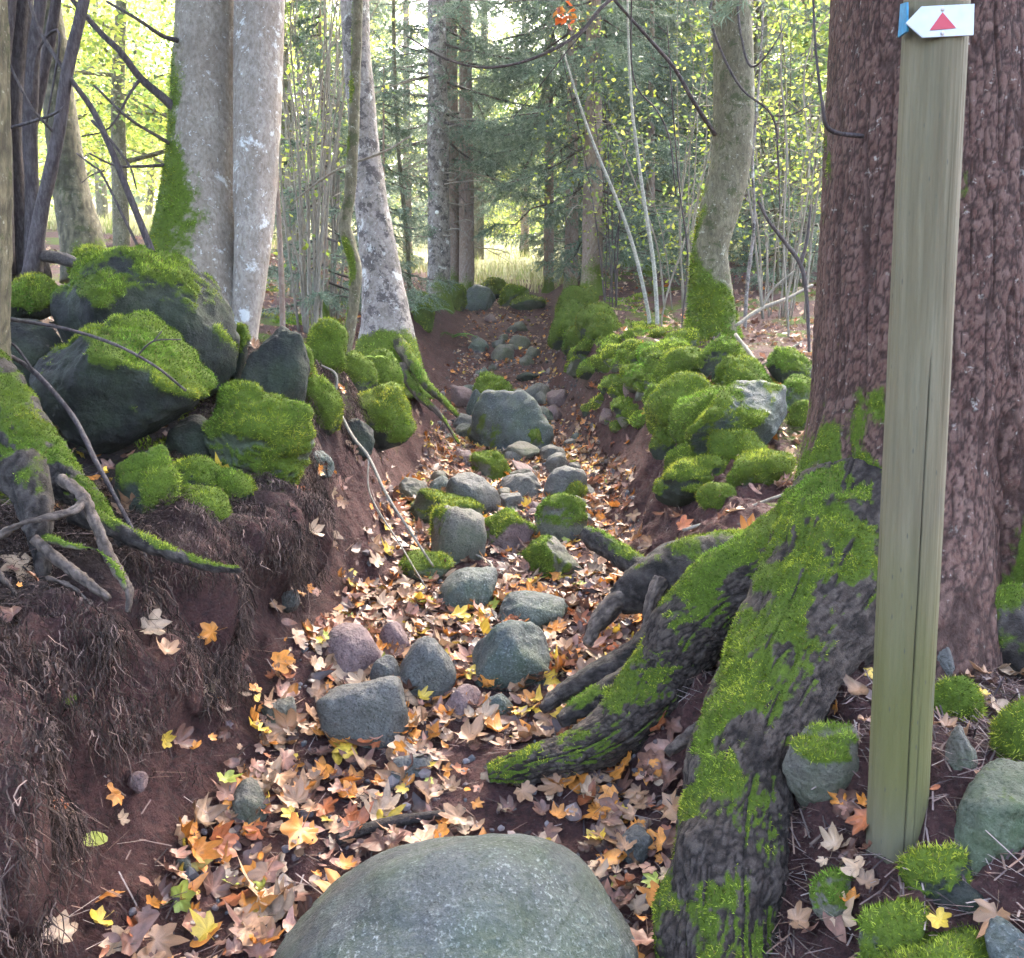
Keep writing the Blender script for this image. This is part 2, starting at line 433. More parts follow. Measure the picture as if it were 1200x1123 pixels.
# ------------------------------------------------------------------ rocks
_ICO = {}
def ico(s):
    if s not in _ICO:
        bm = bmesh.new(); bmesh.ops.create_icosphere(bm, subdivisions=s, radius=1)
        V = np.array([v.co[:] for v in bm.verts]); F = np.array([[v.index for v in f.verts] for f in bm.faces]); bm.free()
        _ICO[s] = (V, F)
    return _ICO[s]
def rot(ax, ang):
    c, s = math.cos(ang), math.sin(ang)
    return {'x': np.array([[1, 0, 0], [0, c, -s], [0, s, c]]), 'y': np.array([[c, 0, s], [0, 1, 0], [-s, 0, c]]),
            'z': np.array([[c, -s, 0], [s, c, 0], [0, 0, 1]])}[ax]
def rock_shape(seed, ang, sub, rough=1.0):
    r = np.random.default_rng(seed); D, F = ico(sub)
    K = r.integers(9, 14); n = unit(r.normal(0, 1, (K, 3))); d = r.uniform(.72, 1.0, K)
    n = np.vstack([n, -n]); d = np.concatenate([d, r.uniform(.78, 1.05, K)])
    p = 4 + ang * 20
    q = np.maximum(D @ n.T, 0) / d[None]
    rad = (q ** p).sum(1) ** (-1 / p)
    V = D * rad[:, None]
    V = V * (1 + (.10 * fbm(V + seed, 1.5, 2, seed) + .05 * fbm(V + seed, 4, 3, seed + 3) * (1 + ang) + .016 * fbm(V, 13, 3, seed + 5))[:, None] * rough)
    lo, hi = V.min(0), V.max(0)
    return (V - (lo + hi) / 2) / ((hi - lo) / 2), F
REG = []
def rock(name, bb, label, mat='grey', moss=0.0, ang=.2, Y=None, ry=.85, bury=.35, roll=0, group=None, seed=None, sub=None, mdir=(0, 0, 1), cat=None, bright=1.0, fuzz=1.0, push=.5, lump=0.0, rough=1.0):
    x0, y0, x1, y1 = bb
    seed = seed if seed is not None else int(abs(x0 * 31 + y0 * 17 + x1)) % 9973
    cx = (x0 + x1) / 2
    if Y is None:
        Y0 = hit(cx, y1)[1]
        hw = M(cx, y1, Y0, (x1 - x0) / 2)
        Yc = Y0 + hw * ry * push
    else:
        Y0 = hit(cx, y1)[1]; Yc = min(Y, Y0 + M(cx, y1, Y0, (x1 - x0) / 2) * ry * .8)
    a = (y1 - y0) / 2 * (1 + bury); cy = y0 + a
    ctr = P(cx, cy, Yc)
    rx = M(cx, cy, Yc, (x1 - x0) / 2); ryy = rx * ry
    av = M(cx, cy, Yc, a)
    phi = math.atan2(-ctr[2], Yc)
    rz = math.sqrt(max(av * av - (ryy * math.sin(phi)) ** 2, (.4 * av) ** 2)) / math.cos(phi)
    size = 2 * max(rx, rz); pxs = max(x1 - x0, y1 - y0)
    sub = sub or (6 if pxs > 110 else 5 if pxs > 28 else 4)
    U, F = rock_shape(seed, ang, sub, rough)
    U = U @ rot('z', (seed % 7) * .9).T
    if roll: U = U @ rot('y', math.radians(roll)).T
    lo, hi = U.min(0), U.max(0); U = (U - (lo + hi) / 2) / ((hi - lo) / 2)
    V = U * np.array([rx, ryy, rz])
    N = vnormals(V, F)
    W = V + ctr
    at = np.zeros(len(V))
    if moss > 0:
        md = unit(np.array(mdir, float))
        at = sstep(.0, .45, N @ md * .75 + fbm(W, 5.5, 3, seed) * .5 + moss * 1.9 - 1.1)
        V = V + N * (at * (.012 + .014 * noise(W, 16, 2) + lump * (.5 + .5 * noise(W, 9, 8))) * min(1, size / .25))[:, None]
    o = link(name, make_mesh(name, V, F, MT[mat], attr={'moss': at}), None, ctr)
    tag(o, label, cat or ('boulder' if size > .42 else 'stone'), group)
    if moss > 0 and fuzz > 0:
        k = max(1.0, Yc / 2.6)
        t = tufts(V + ctr, F, at, 60000 / k ** 1.75, .0105 * k ** .5, .0014 * k ** .75, seed, bright)
        if t: child('moss', t[0], t[1], MT['moss'], o, col=t[2], smooth=False)
    REG.append((ctr, rx, ryy, rz))
    return o

R = rock
# --- stones along the gully floor
R('boulder', (320, 955, 748, 1275), 'huge smooth rounded boulder in the foreground with green algae on its edges', 'blue', .42, .16, 1.88, .95, .0, 0, seed=8, fuzz=.0, sub=7, rough=.6, mdir=(.25, -.75, -.45))
R('stone', (378, 790, 482, 866), 'dark grey humped stone at the foot of the left bank, nearest of its cluster', 'grey', 0, .25, roll=8)
R('stone', (378, 731, 447, 786), 'smooth reddish round stone, leftmost of the cluster below the left bank', 'red', 0, .1)
R('stone', (444, 728, 481, 764), 'small purple red stone wedged beside the round reddish stone', 'red', 0, .25)
R('stone', (434, 768, 473, 807), 'small grey stone squeezed between the reddish stone and the round speckled stone', 'grey', 0, .15)
R('stone', (464, 745, 536, 817), 'round speckled grey green stone behind the dark humped stone', 'grey', .18, .1, fuzz=0)
R('boulder', (552, 726, 648, 806), 'big blocky grey boulder with brown front in the middle of the leaves', 'blue', .1, .5, seed=11, fuzz=0)
R('stone', (584, 692, 666, 730), 'low flat blue grey stone just behind the big blocky boulder', 'blue', 0, .3)
R('stone', (508, 665, 583, 713), 'smooth blue grey dome shaped stone among orange leaves', 'blue', 0, .08)
R('stone', (473, 648, 529, 677), 'low dark stone covered in smooth green moss left of the dome stone', 'green', .62, .15, fuzz=.6)
R('boulder', (504, 592, 571, 656), 'rounded brown grey boulder with green moss on its left top', 'brown', .38, .15, mdir=(-.7, 0, .5), fuzz=.5)
R('stone', (478, 574, 566, 612), 'long mossy dark boulder lying behind the rounded brown boulder', 'green', .5, .2)
R('stone', (522, 553, 587, 602), 'bare grey domed stone with fine cracks behind the long mossy boulder', 'grey', 0, .2)
R('stone', (554, 530, 599, 564), 'rough stone under dark green moss in the middle of the stream of stones', 'brown', .75, .2)
R('stone', (584, 553, 636, 583), 'grey ridged stone with a sharp edge between the bare domed stones', 'grey', 0, .7)
R('stone', (599, 540, 634, 560), 'small pinkish grey stone behind the ridged stone', 'red', 0, .3)
R('stone', (585, 577, 616, 598), 'small dark grey pebble like stone in front of the ridged stone', 'grey', 0, .4)
R('stone', (562, 598, 626, 642), 'block shaped stone with bright green moss top and red brown front', 'red', .62, .5)
R('stone', (627, 581, 689, 630), 'lumpy stone with two patches of green moss beside the litter on the right', 'brown', .62, .3, lump=.012)
R('boulder', (636, 545, 688, 585), 'smooth grey boulder leaning on a rounder one right of the ridged stone', 'grey', 0, .15)
R('stone', (639, 530, 668, 556), 'round grey stone tucked behind the smooth grey boulder', 'grey', 0, .1, Y=6.25)
R('stone', (658, 564, 687, 588), 'small stone with dark moss at the foot of the smooth grey boulder', 'brown', .7, .2)
R('stone', (613, 500, 641, 530), 'small upright stone with mossy top below the sloping slab', 'brown', .6, .2)
R('stone', (588, 517, 640, 542), 'flat brown stone beneath the small upright mossy stone', 'brown', .2, .4, fuzz=0)
R('stone', (632, 521, 664, 541), 'pale grey stone just right of the small upright mossy stone', 'grey', 0, .2)
R('boulder', (548, 457, 651, 529), 'large grey sloping slab of a boulder across the middle of the path', 'blue', .3, .8, mdir=(-.8, -.3, .3), seed=31, roll=-24, fuzz=0)
R('boulder', (556, 437, 607, 492), 'pointed boulder covered in green moss behind the sloping slab', 'green', .85, .35, Y=8.6)
R('stone', (546, 456, 568, 482), 'pale blue grey cobble left of the pointed mossy boulder', 'blue', 0, .1, Y=8.3)
R('stone', (528, 451, 560, 476), 'brown stone half sunk in the left edge of the upper path', 'red', 0, .4)
R('stone', (530, 484, 557, 502), 'small grey stone beside the left end of the sloping slab', 'grey', 0, .3)
R('stone', (640, 456, 670, 475), 'pale pinkish stone right of the pointed mossy boulder', 'red', 0, .3)
R('stone', (638, 474, 662, 492), 'pale pink cobble behind the right end of the sloping slab', 'red', 0, .2)
R('stone', (614, 629, 682, 674), 'slanting grey stone with a mossy left side in the leaves', 'brown', .42, .45, mdir=(-.6, -.6, .3), roll=-14)
R('stone', (518, 802, 566, 840), 'low purple stone almost buried in leaves right of the speckled stone', 'red', 0, .3)
R('stone', (563, 812, 602, 840), 'low blue grey stone buried in leaves in front of the blocky boulder', 'blue', 0, .3)
R('stone', (458, 884, 506, 908), 'flat dark grey stone showing through the leaves before the humped stone', 'grey', 0, .25)
R('stone', (720, 970, 768, 1006), 'pale grey stone in the litter right of the foreground boulder', 'grey', 0, .3)
R('stone', (266, 916, 316, 962), 'grey brown stone sticking out of the foot of the left bank', 'brown', 0, .4)
R('stone', (300, 818, 352, 852), 'dull brown stone set in the face of the left bank', 'brown', 0, .4)
R('stone', (60, 820, 92, 852), 'small mossy stone set in the rooty left bank', 'dark', .6, .3, 2.05, push=.2)
R('stone', (150, 905, 172, 924), 'small red brown stone low in the bare soil of the left bank', 'red', 0, .5)
R('stone', (205, 1000, 226, 1016), 'tiny brown stone on the red soil left of the foreground boulder', 'brown', 0, .5)
R('stone', (330, 690, 352, 712), 'grey stone in the left bank above the reddish round stone', 'grey', 0, .5)
R('stone', (702, 478, 724, 494), 'brown angular stone in the leaves at the right edge of the upper path', 'red', 0, .6)
R('stone', (596, 392, 622, 408), 'small dark stone in the upper path below the rooty step', 'brown', 0, .4)
R('stone', (604, 436, 632, 446), 'dark flat stone lying in the upper path behind the pointed mossy boulder', 'dark', 0, .4)
R('stone', (462, 560, 502, 590), 'square brown stone below the left bank behind the long mossy boulder', 'brown', .25, .6, fuzz=0)
R('stone', (503, 557, 528, 580), 'small blue stone left of the bare domed stone', 'blue', 0, .4)
# --- boulders of the old wall on the left bank
R('boulder', (74, 300, 274, 468), 'largest boulder on the left bank with thick moss cap and bare dark front', 'dark', .50, .3, 3.75, .9, .05, 0, seed=40, lump=.02)
R('boulder', (44, 368, 238, 532), 'overhanging dark boulder with mossy right shoulder below the largest boulder', 'dark', .47, .45, 3.3, .85, .0, 0, seed=45, mdir=(.5, -.1, .8), lump=.015)
R('boulder', (-20, 372, 82, 488), 'dark green boulder behind the tree root at the left', 'dark', .35, .3, 3.4, .8, .1, fuzz=.4)
R('boulder', (0, 322, 64, 372), 'small mossy boulder under the dark stems at the left', 'dark', .8, .2, 3.8, .9, .2)
R('stone', (-14, 332, 32, 376), 'low mossy stone on the left border in front of the dark stems', 'dark', .85, .2, 3.6, .9, .2)
R('boulder', (246, 446, 368, 584), 'tall boulder sloping to the right under a sheet of bright moss', 'green', .66, .7, 3.75, .85, .05, 26, mdir=(.35, -.35, .7), seed=52)
R('boulder', (284, 382, 364, 520), 'bare black purple boulder standing between mossy boulders', 'dark', 0, .5, 3.95, .85, .0, seed=57)
R('stone', (260, 384, 294, 462), 'narrow mossy stone squeezed beside the largest boulder', 'dark', .7, .3, 3.95, .9, .1)
R('stone', (330, 407, 368, 450), 'small mossy stone behind the black purple boulder', 'dark', .85, .2, 4.5)
R('boulder', (350, 443, 402, 508), 'mossy boulder right of the black purple boulder', 'dark', .72, .2, 4.35, .9, .1, mdir=(.3, -.2, .8))
R('boulder', (136, 524, 210, 610), 'dark boulder with green front under the overhanging boulder', 'dark', .5, .3, 3.05, .9, .1, fuzz=.6, mdir=(.6, -.5, .4))
R('stone', (192, 538, 258, 598), 'low mossy stone right of the dark green fronted boulder', 'dark', .6, .2, 3.15, .9, .15)
R('stone', (206, 572, 267, 624), 'dark stone with a mossy right end, lowest of the left wall', 'dark', .5, .3, 2.98, .9, .15, mdir=(.6, 0, .7))
R('stone', (254, 552, 297, 590), 'small round cushion of a mossy stone below the tall sloping boulder', 'dark', .9, .15, 3.3, .9, .2)
R('stone', (196, 486, 268, 545), 'wet shiny black stone in the gap under the overhanging boulder', 'dark', 0, .6, 3.6, .8, .1)
R('boulder', (400, 450, 483, 528), 'mossy boulder with dark undercut above the path on the left', 'dark', .68, .2, mdir=(.2, -.2, .9), Y=5.35, bury=.1)
R('stone', (402, 414, 441, 458), 'round mossy boulder under the foot of the leaning thin tree', 'dark', .8, .15, Y=5.7)
R('boulder', (424, 410, 470, 462), 'steep mossy boulder against the foot of the pale tree', 'dark', .9, .2, Y=6.0)
R('boulder', (358, 377, 405, 428), 'bright mossy boulder left of the leaning thin tree', 'green', .95, .15, Y=6.2)
R('stone', (398, 490, 440, 530), 'black jagged stone beneath the undercut mossy boulder', 'dark', 0, .8, Y=5.05)
R('stone', (352, 528, 392, 552), 'grey blue flat stone on the mossy ground below the mossy boulders', 'blue', 0, .4)
R('stone', (84, 290, 130, 318), 'far mossy mound of stone behind the largest boulder', 'green', .95, .15, 4.5)
# --- mossy stones of the right bank
R('boulder', (802, 446, 932, 542), 'big grey triangular boulder with mossy left flank on the right bank', 'slate', .6, .8, 4.95, .7, .05, seed=77, mdir=(-.85, -.45, .25), roll=0, rough=.5)
R('boulder', (759, 440, 838, 508), 'bright mossy dome left of the grey triangular boulder', 'green', 1, .12, 5.45, .9, .2)
R('boulder', (774, 408, 828, 450), 'layered cushion of pale moss over a stone beneath the mossy tree', 'green', 1, .1, 6.3, .9, .3)
R('boulder', (821, 397, 873, 444), 'round mossy stone with dark side at the foot of the mossy tree', 'dark', .72, .1, 6.3, .9, .15)
R('boulder', (840, 418, 908, 466), 'olive mossy stone with pale bald top right of the mossy tree', 'green', .72, .3, 5.9, .9, .2, mdir=(-.1, -.8, .1))
R('boulder', (900, 408, 950, 456), 'square black stone with a mossy top next to the spruce trunk', 'dark', .58, .5, 5.9, .9, .1)
R('stone', (918, 441, 950, 480), 'small pale mossy stone against the left side of the spruce trunk', 'green', .85, .2, 5.2)
R('boulder', (786, 456, 872, 520), 'mossy slope of stone touching the left flank of the grey triangular boulder', 'green', .95, .2, 5.1, .8, .2)
R('stone', (832, 505, 892, 540), 'mossy hump in front of the grey triangular boulder', 'green', 1, .12, 4.65)
R('stone', (852, 531, 934, 570), 'long log like cushion of bright moss below the grey triangular boulder', 'green', 1, .08, 4.4, .6, .1)
R('stone', (768, 534, 858, 592), 'slab with a thick bright moss roof at the edge of the right bank', 'dark', .78, .35, 4.45, .8, .05, -10)
R('stone', (781, 521, 832, 553), 'small mossy cushion between the dome and the moss roofed slab', 'green', 1, .1, 4.7)
R('stone', (819, 567, 864, 592), 'low mossy stone below the log like cushion', 'green', .95, .1, 4.15)
R('stone', (783, 492, 808, 512), 'small bare grey stone nestling in moss under the mossy dome', 'grey', 0, .2, 5.15)
R('stone', (763, 498, 802, 534), 'dark mossy stone under the mossy dome', 'dark', .78, .2, 5.2)
R('stone', (926, 470, 950, 500), 'tiny mossy stone right of the grey triangular boulder', 'green', .85, .2, 4.9)
R('stone', (730, 436, 752, 462), 'bare red brown stone set in the mossy right bank', 'red', 0, .4, 6.9)
R('stone', (744, 448, 764, 468), 'bare pale stone under the moss of the right bank', 'brown', 0, .4, 6.5)
_r = random.Random(4)
for k in range(88):
    t_ = _r.random() ** .8; x_ = 672 + 128 * t_ + _r.uniform(-14, 14); lo_ = 372 + 22 * t_; hi_ = np.interp(x_, [660, 690, 720, 760, 810], [440, 480, 500, 500, 480]); y_ = lo_ + (hi_ - lo_) * _r.random(); w_ = _r.uniform(14, 30) * (1 + .3 * t_)
    R('stone', (x_ - w_ / 2, y_ - w_ * .26, x_ + w_ / 2, y_ + w_ * .34), 'small moss swallowed stone in the long bright cushion bank right of the upper path', _r.choice(['green', 'brown', 'dark']), _r.uniform(.62, .95), _r.uniform(.2, .7), 20, _r.uniform(.8, 1.4), .35, _r.uniform(-20, 20), group='moss cushions of the right bank', bright=1.5, lump=.012, seed=k + 300, push=.3)
for k in range(80):
    t_ = _r.random(); y_ = 368 + 267 * t_; x_ = np.interp(y_, [368, 420, 480, 560, 640], [590, 590, 600, 600, 600]) + _r.uniform(-1, 1) * np.interp(y_, [368, 420, 480, 560, 640], [40, 50, 80, 95, 110]); w_ = _r.uniform(9, 30)
    R('stone', (x_ - w_ / 2, y_ - w_ * .3, x_ + w_ / 2, y_ + w_ * .35), 'small rubble stone among the larger stones climbing the path', _r.choice(['grey', 'red', 'brown', 'grey', 'blue']), 0, _r.uniform(.2, .7), None, .9, .5, group='rubble of the stony path', seed=k + 500)
for x0, y0, x1, y1, d in [(644, 354, 690, 402, 11), (652, 338, 702, 372, 11.6), (676, 356, 724, 396, 10.6), (660, 384, 700, 410, 10.2), (690, 368, 730, 400, 9.8)]:
    R('stone', (x0, y0, x1, y1), 'dark mossy stone heaped under the far spruce on the right of the upper path', 'dark', .95, .1, d, 1.0, .3, group='dark moss stones under the far spruce', bright=.6)
# --- stones at the end of the path
R('boulder', (541, 333, 581, 362), 'pale grey round boulder at the top end of the path', 'blue', 0, .3, bury=.2, ry=.8)
R('stone', (584, 334, 618, 358), 'mossy stone right of the pale round boulder at the path end', 'green', .8, .2)
R('stone', (560, 326, 596, 350), 'dark mossy stone behind the pale round boulder at the path end', 'dark', .6, .3)
R('stone', (522, 334, 546, 364), 'mossy stone between the far spruce foot and the pale round boulder', 'dark', .8, .2)
R('stone', (484, 344, 508, 380), 'green mossy stone beside the far spruce foot on the left', 'green', .9, .2)
R('stone', (598, 346, 640, 362), 'low mossy stone on the crest at the path end', 'green', .7, .2)
# --- right foreground
R('boulder', (916, 849, 1020, 956), 'brown cracked boulder with a small moss cap just left of the post', 'brown', .5, .6, 1.95, .85, .05, seed=91)
R('boulder', (1106, 902, 1216, 1008), 'grey green speckled boulder right of the post', 'green', .3, .6, 1.95, .85, .1, fuzz=0)
R('stone', (1092, 793, 1142, 838), 'bright mossy stone behind the right edge of the post', 'green', .95, .15, 2.3)
R('stone', (1096, 758, 1122, 800), 'pointed bare grey stone behind the right edge of the post', 'grey', 0, .6, 2.42)
R('stone', (1108, 852, 1146, 902), 'angular brown grey stone between the post and a fallen stick', 'brown', 0, .8, 2.12)
R('stone', (1172, 822, 1222, 892), 'mossy stone at the right border above the grey green boulder', 'dark', .75, .2, 2.2)
R('stone', (1060, 993, 1134, 1060), 'small mossy stone touching the foot of the post', 'dark', .5, .5, 1.66, .85, .1, mdir=(-.6, -.2, .7))
R('stone', (1096, 1030, 1160, 1070), 'dark low stone right of the small mossy stone by the post', 'dark', .3, .2, 1.66, fuzz=.3)
R('stone', (950, 1024, 1018, 1068), 'small flat stone with thin moss left of the post foot', 'brown', .5, .2, 1.64, fuzz=.5)
R('stone', (1002, 1058, 1100, 1150), 'mossy stone in the bottom right corner, left of the mossy slab', 'green', .7, .5, 1.5, .9, .1)
R('stone', (1024, 1092, 1200, 1200), 'mossy slab at the bottom edge on the right', 'green', .75, .4, 1.42, .9, .1)
R('stone', (1152, 1084, 1230, 1150), 'bare blue stone in the bottom right corner', 'blue', 0, .2, 1.46)
#@@PART2@@
# ------------------------------------------------------------------ trees: trunks, roots, limbs
def pathpx(pts, scale=1.0):
    """[(px, py, Y, width_px)] -> world points and radii"""
    C = np.array([P(a, b, d) for a, b, d, w in pts]); r = np.array([M(a, b, d, w) / 2 for a, b, d, w in pts])
    return C, r * scale
def bark_disp(amp, fa, fs, seed=0, big=.03, fb=2.2):
    def f(V, th, S, N, R):
        q = np.stack([np.cos(th) * R * fa, np.sin(th) * R * fa, S * fs], -1)
        q = q + .45 * np.stack([noise(q, .7, seed), noise(q, .8, seed + 1), noise(q, .6, seed + 2)], -1) + .2 * np.stack([noise(q, 2, seed + 3), noise(q, 2, seed + 4), 0 * q[..., 0]], -1)
        a, b, i = cells(q, seed)
        plate = np.clip((b - a) * 2.6, 0, 1) * (.72 + .28 * i)
        f.tone = np.append((.5 + .5 * i).ravel(), [0, 0])
        f.pit = np.append((1 - sstep(.0, .42, plate)).ravel(), [0, 0])
        vc = np.abs(noise(np.stack([np.cos(th) * R * fa * .55, np.sin(th) * R * fa * .55, S * fs * .12], -1), 1.0, seed + 6))
        vp = 1 - sstep(.0, .16, vc); f.pit = np.maximum(f.pit, np.append(.8 * vp.ravel(), [0, 0]))
        return amp * (plate - .6) - amp * 1.3 * vp + big * R * fbm(np.stack([np.cos(th), np.sin(th), S * fb], -1), 1.4, 2, seed + 2)
    return f
def soft_disp(big=.06, fb=2.0, seed=0, fine=.01):
    def f(V, th, S, N, R):
        q = np.stack([np.cos(th), np.sin(th), S * fb], -1)
        return R * (big * fbm(q, 1.3, 2, seed) + fine * 4 * fbm(V, 30, 2, seed + 1))
    return f
def add_moss(root, V, F, at, seed, dens=30000, ln=.012, wd=.0017, bright=1.0, name='moss'):
    V = np.asarray(V); d = max(1.0, float(np.median(V[:, 1])) / 2.6)
    t = tufts(V, F, at, dens / d ** 1.75, ln * d ** .55, wd * d ** .75, seed, bright, (0, 0, -.1))
    if t: child(name, t[0], t[1], MT['moss'], root, col=t[2], smooth=False)
def woody(root, name, pts, rad, mat, seg=12, n=None, disp=None, moss=None, seed=0, label=None, dens=30000, ln=.009, bright=1.0):
    V, F = tube(pts, rad, seg, n, disp)
    at = np.zeros(len(V))
    if moss: at = np.clip(moss(V, vnormals(V, F)), 0, 1)
    pit = getattr(disp, 'pit', None)
    if pit is None: pit = getattr(getattr(disp, 'base', None), 'pit', np.zeros(len(V)))
    o = child(name, V, F, MT[mat], root, label, attr={'moss': at, 'pit': pit, 'tone': getattr(disp, 'tone', None) if getattr(disp, 'tone', None) is not None else getattr(getattr(disp, 'base', None), 'tone', np.zeros(len(V)))})
    if moss and at.max() > .3:
        t = tufts(V, F, at, dens / max(1., np.median(V[:, 1]) / 2.6) ** 1.75, ln * max(1., np.median(V[:, 1]) / 2.6) ** .55, .0017 * max(1., np.median(V[:, 1]) / 2.6) ** .75, seed, bright, (0, 0, -.1))
        if t:
            m = link('moss', make_mesh('moss', t[0] - np.array(root.location), t[1], MT['moss'], col=t[2], smooth=False), o)
    return o
def leafcloud(pts, n, spread, size, cols, seed, flat=.5, jitter=.25):
    """diamond leaves around the given points"""
    r = np.random.default_rng(seed); pts = np.asarray(pts)
    k = r.integers(0, len(pts), n)
    c = pts[k] + r.normal(0, spread, (n, 3)) * [1, 1, .7]
    a = unit(r.normal(0, 1, (n, 3)) * [1, 1, .6]); b = unit(np.cross(a, r.normal(0, 1, (n, 3)) * flat + [0, 0, 1]))
    s = size * (.6 + .8 * r.random(n))[:, None]
    V = np.stack([c - a * s, c + b * s * .62 - a * s * .1, c + a * s, c - b * s * .62 - a * s * .1], 1).reshape(-1, 3)
    F = np.arange(4 * n).reshape(-1, 4)
    cols = np.asarray(cols); C = cols[r.integers(0, len(cols), n)] * (1 + r.normal(0, jitter, (n, 1)))
    return V, F, np.repeat(np.clip(C, .01, .9), 4, 0)
YG = [(.30, .36, .05), (.40, .44, .07), (.22, .30, .05), (.46, .46, .10), (.16, .24, .05)]
GR = [(.10, .17, .05), (.14, .22, .06), (.07, .12, .04), (.20, .27, .07)]

# --- the big spruce behind the post
SPX = P(1087, 467, 2.78)
spruce = empty('spruce_tree', (SPX[0], SPX[1], -.85), 'huge scaly barked spruce trunk with mossy spreading roots right behind the post', 'tree')
zs = list(np.arange(-1.15, 1.7, .12)) + [2.4, 3.6, 5.0, 7.0, 9.5]
zr = np.interp(zs, [-1.15, -.9, -.7, -.45, -.2, 0, .5, 1, 1.4, 7, 9.5], [.60, .53, .475, .425, .385, .362, .336, .318, .308, .2, .12])
sp_pts = np.array([[SPX[0] - .02 * z, SPX[1] + .01 * z, z] for z in zs])
_bd = bark_disp(.0048, 54, 26, 5, .05, 1.2)
def sp_disp(V, th, S, N, R):
    z = V[..., 2]; low = sstep(.1, -.75, z)
    ang = np.arctan2(N[..., 1], N[..., 0])
    def lobe(deg, w): d = np.angle(np.exp(1j * (ang - math.radians(deg)))); return np.exp(-(d / w) ** 2)
    fl = .13 * lobe(-168, .30) + .16 * lobe(-118, .42) - .10 * lobe(-146, .22) - .07 * lobe(-84, .13) + .12 * lobe(-50, .4) + .1 * lobe(20, .4) + .1 * lobe(120, .4)
    cr = -.025 * lobe(-84, .1) * sstep(.3, -.2, z)
    return _bd(V, th, S, N, R) + fl * low + cr
def sp_moss(V, N):
    z = V[:, 2]; az = np.degrees(np.arctan2(N[:, 1], N[:, 0]))
    left = np.exp(-(np.angle(np.exp(1j * np.radians(az + 150))) / math.radians(62)) ** 2)
    n = fbm(V * [1, 1, .7], 5, 3, 8)
    return sstep(.28, .62, left * (.08 + .47 * np.exp(-((z + .36) / .34) ** 2)) + n * .62 + .35 * fbm(V * [1, 1, .5], 17, 3, 81) + .25 * np.exp(-((az + 62) / 20) ** 2) * sstep(-.3, -.75, z))
sp_disp.base = _bd
woody(spruce, 'trunk', sp_pts, zr, 'spruce', 520, (len(zs) - 1) * 15 + 1, sp_disp, sp_moss, 3, dens=70000, ln=.007)
def root_moss(bias, az=None, w=1.0):
    def f(V, N):
        s = N[:, 2] * .6 * w + fbm(V, 9, 4, 19) * .95 + .3 * fbm(V, 30, 2, 23) + bias + .24 * sstep(-.75, -.5, V[:, 2]) * (V[:, 1] < 3)
        if az is not None: s = s + .5 * (N @ unit(np.array(az, float)))
        return sstep(.08, .5, s)
    return f
def proot(pts, mat, bias=None, seg=28, az=None, name='root', root=None, amp=.006, bright=1.0, label=None):
    C, r = pathpx(pts)
    return woody(root or spruce, name, C, r, mat, seg, (len(pts) - 1) * (9 if seg < 40 else 24) + 1, bark_disp(amp, 34 if seg < 40 else 46, 26 if seg < 40 else 30, len(pts), .16, 6),
                 root_moss(bias, az) if bias is not None else None, len(pts), label, dens=60000, bright=bright)
proot([(985, 620, 2.62, 120), (925, 650, 2.52, 105), (870, 682, 2.5, 98), (815, 730, 2.52, 92), (778, 790, 2.52, 84), (735, 846, 2.45, 72), (680, 880, 2.40, 56), (620, 896, 2.37, 44), (572, 907, 2.36, 22)], 'bigroot', -.40, 150, (-.6, -.5, .5), label='thick arching root with bright moss along its back')
proot([(1000, 590, 2.58, 140), (965, 690, 2.36, 165), (915, 790, 2.16, 140), (880, 870, 2.02, 130), (858, 960, 1.9, 132), (848, 1050, 1.79, 140), (846, 1140, 1.7, 150), (846, 1260, 1.62, 140)], 'bigroot', -.42, 190, (-.9, -.2, .1), label='massive root running towards the viewer with moss on its left side')
proot([(930, 660, 2.8, 84), (860, 664, 2.88, 84), (805, 672, 2.93, 82), (758, 688, 2.96, 64), (724, 706, 2.98, 34)], 'root', -.45, label='black wet root above the path')
proot([(800, 680, 2.95, 30), (755, 668, 3.05, 30), (722, 648, 3.15, 26), (696, 632, 3.2, 26), (684, 622, 3.22, 16)], 'root', -.2)
proot([(775, 680, 2.85, 22), (762, 710, 2.8, 16), (754, 760, 2.74, 14), (750, 810, 2.68, 11), (748, 850, 2.62, 8)], 'palroot')
proot([(790, 730, 2.7, 46), (745, 768, 2.72, 36), (700, 790, 2.7, 30), (655, 815, 2.66, 22), (636, 832, 2.62, 12)], 'root', -.55)
proot([(790, 770, 2.6, 40), (740, 795, 2.6, 36), (695, 822, 2.56, 32), (656, 846, 2.52, 16)], 'root', -.4)
proot([(760, 690, 2.95, 30), (724, 705, 2.95, 28), (702, 728, 2.92, 24), (688, 756, 2.86, 12)], 'palroot')
proot([(900, 800, 2.35, 22), (848, 836, 2.32, 19), (808, 862, 2.3, 17), (782, 884, 2.27, 12)], 'palroot')
proot([(1118, 758, 2.45, 16), (1150, 785, 2.32, 14), (1180, 806, 2.25, 10), (1215, 850, 2.2, 8)], 'palroot')
proot([(1160, 700, 2.4, 80), (1195, 770, 2.3, 70), (1240, 830, 2.2, 60)], 'root', -.3)
C_, r_ = pathpx([(1010, 160, 2.62, 9), (972, 152, 2.5, 8), (963, 118, 2.46, 6), (956, 60, 2.44, 5), (953, 0, 2.44, 4.4), (948, -60, 2.44, 4)])
woody(spruce, 'branch', C_, r_ * .6, 'dkbark', 10, None, soft_disp(.2, 14, 2, .04))

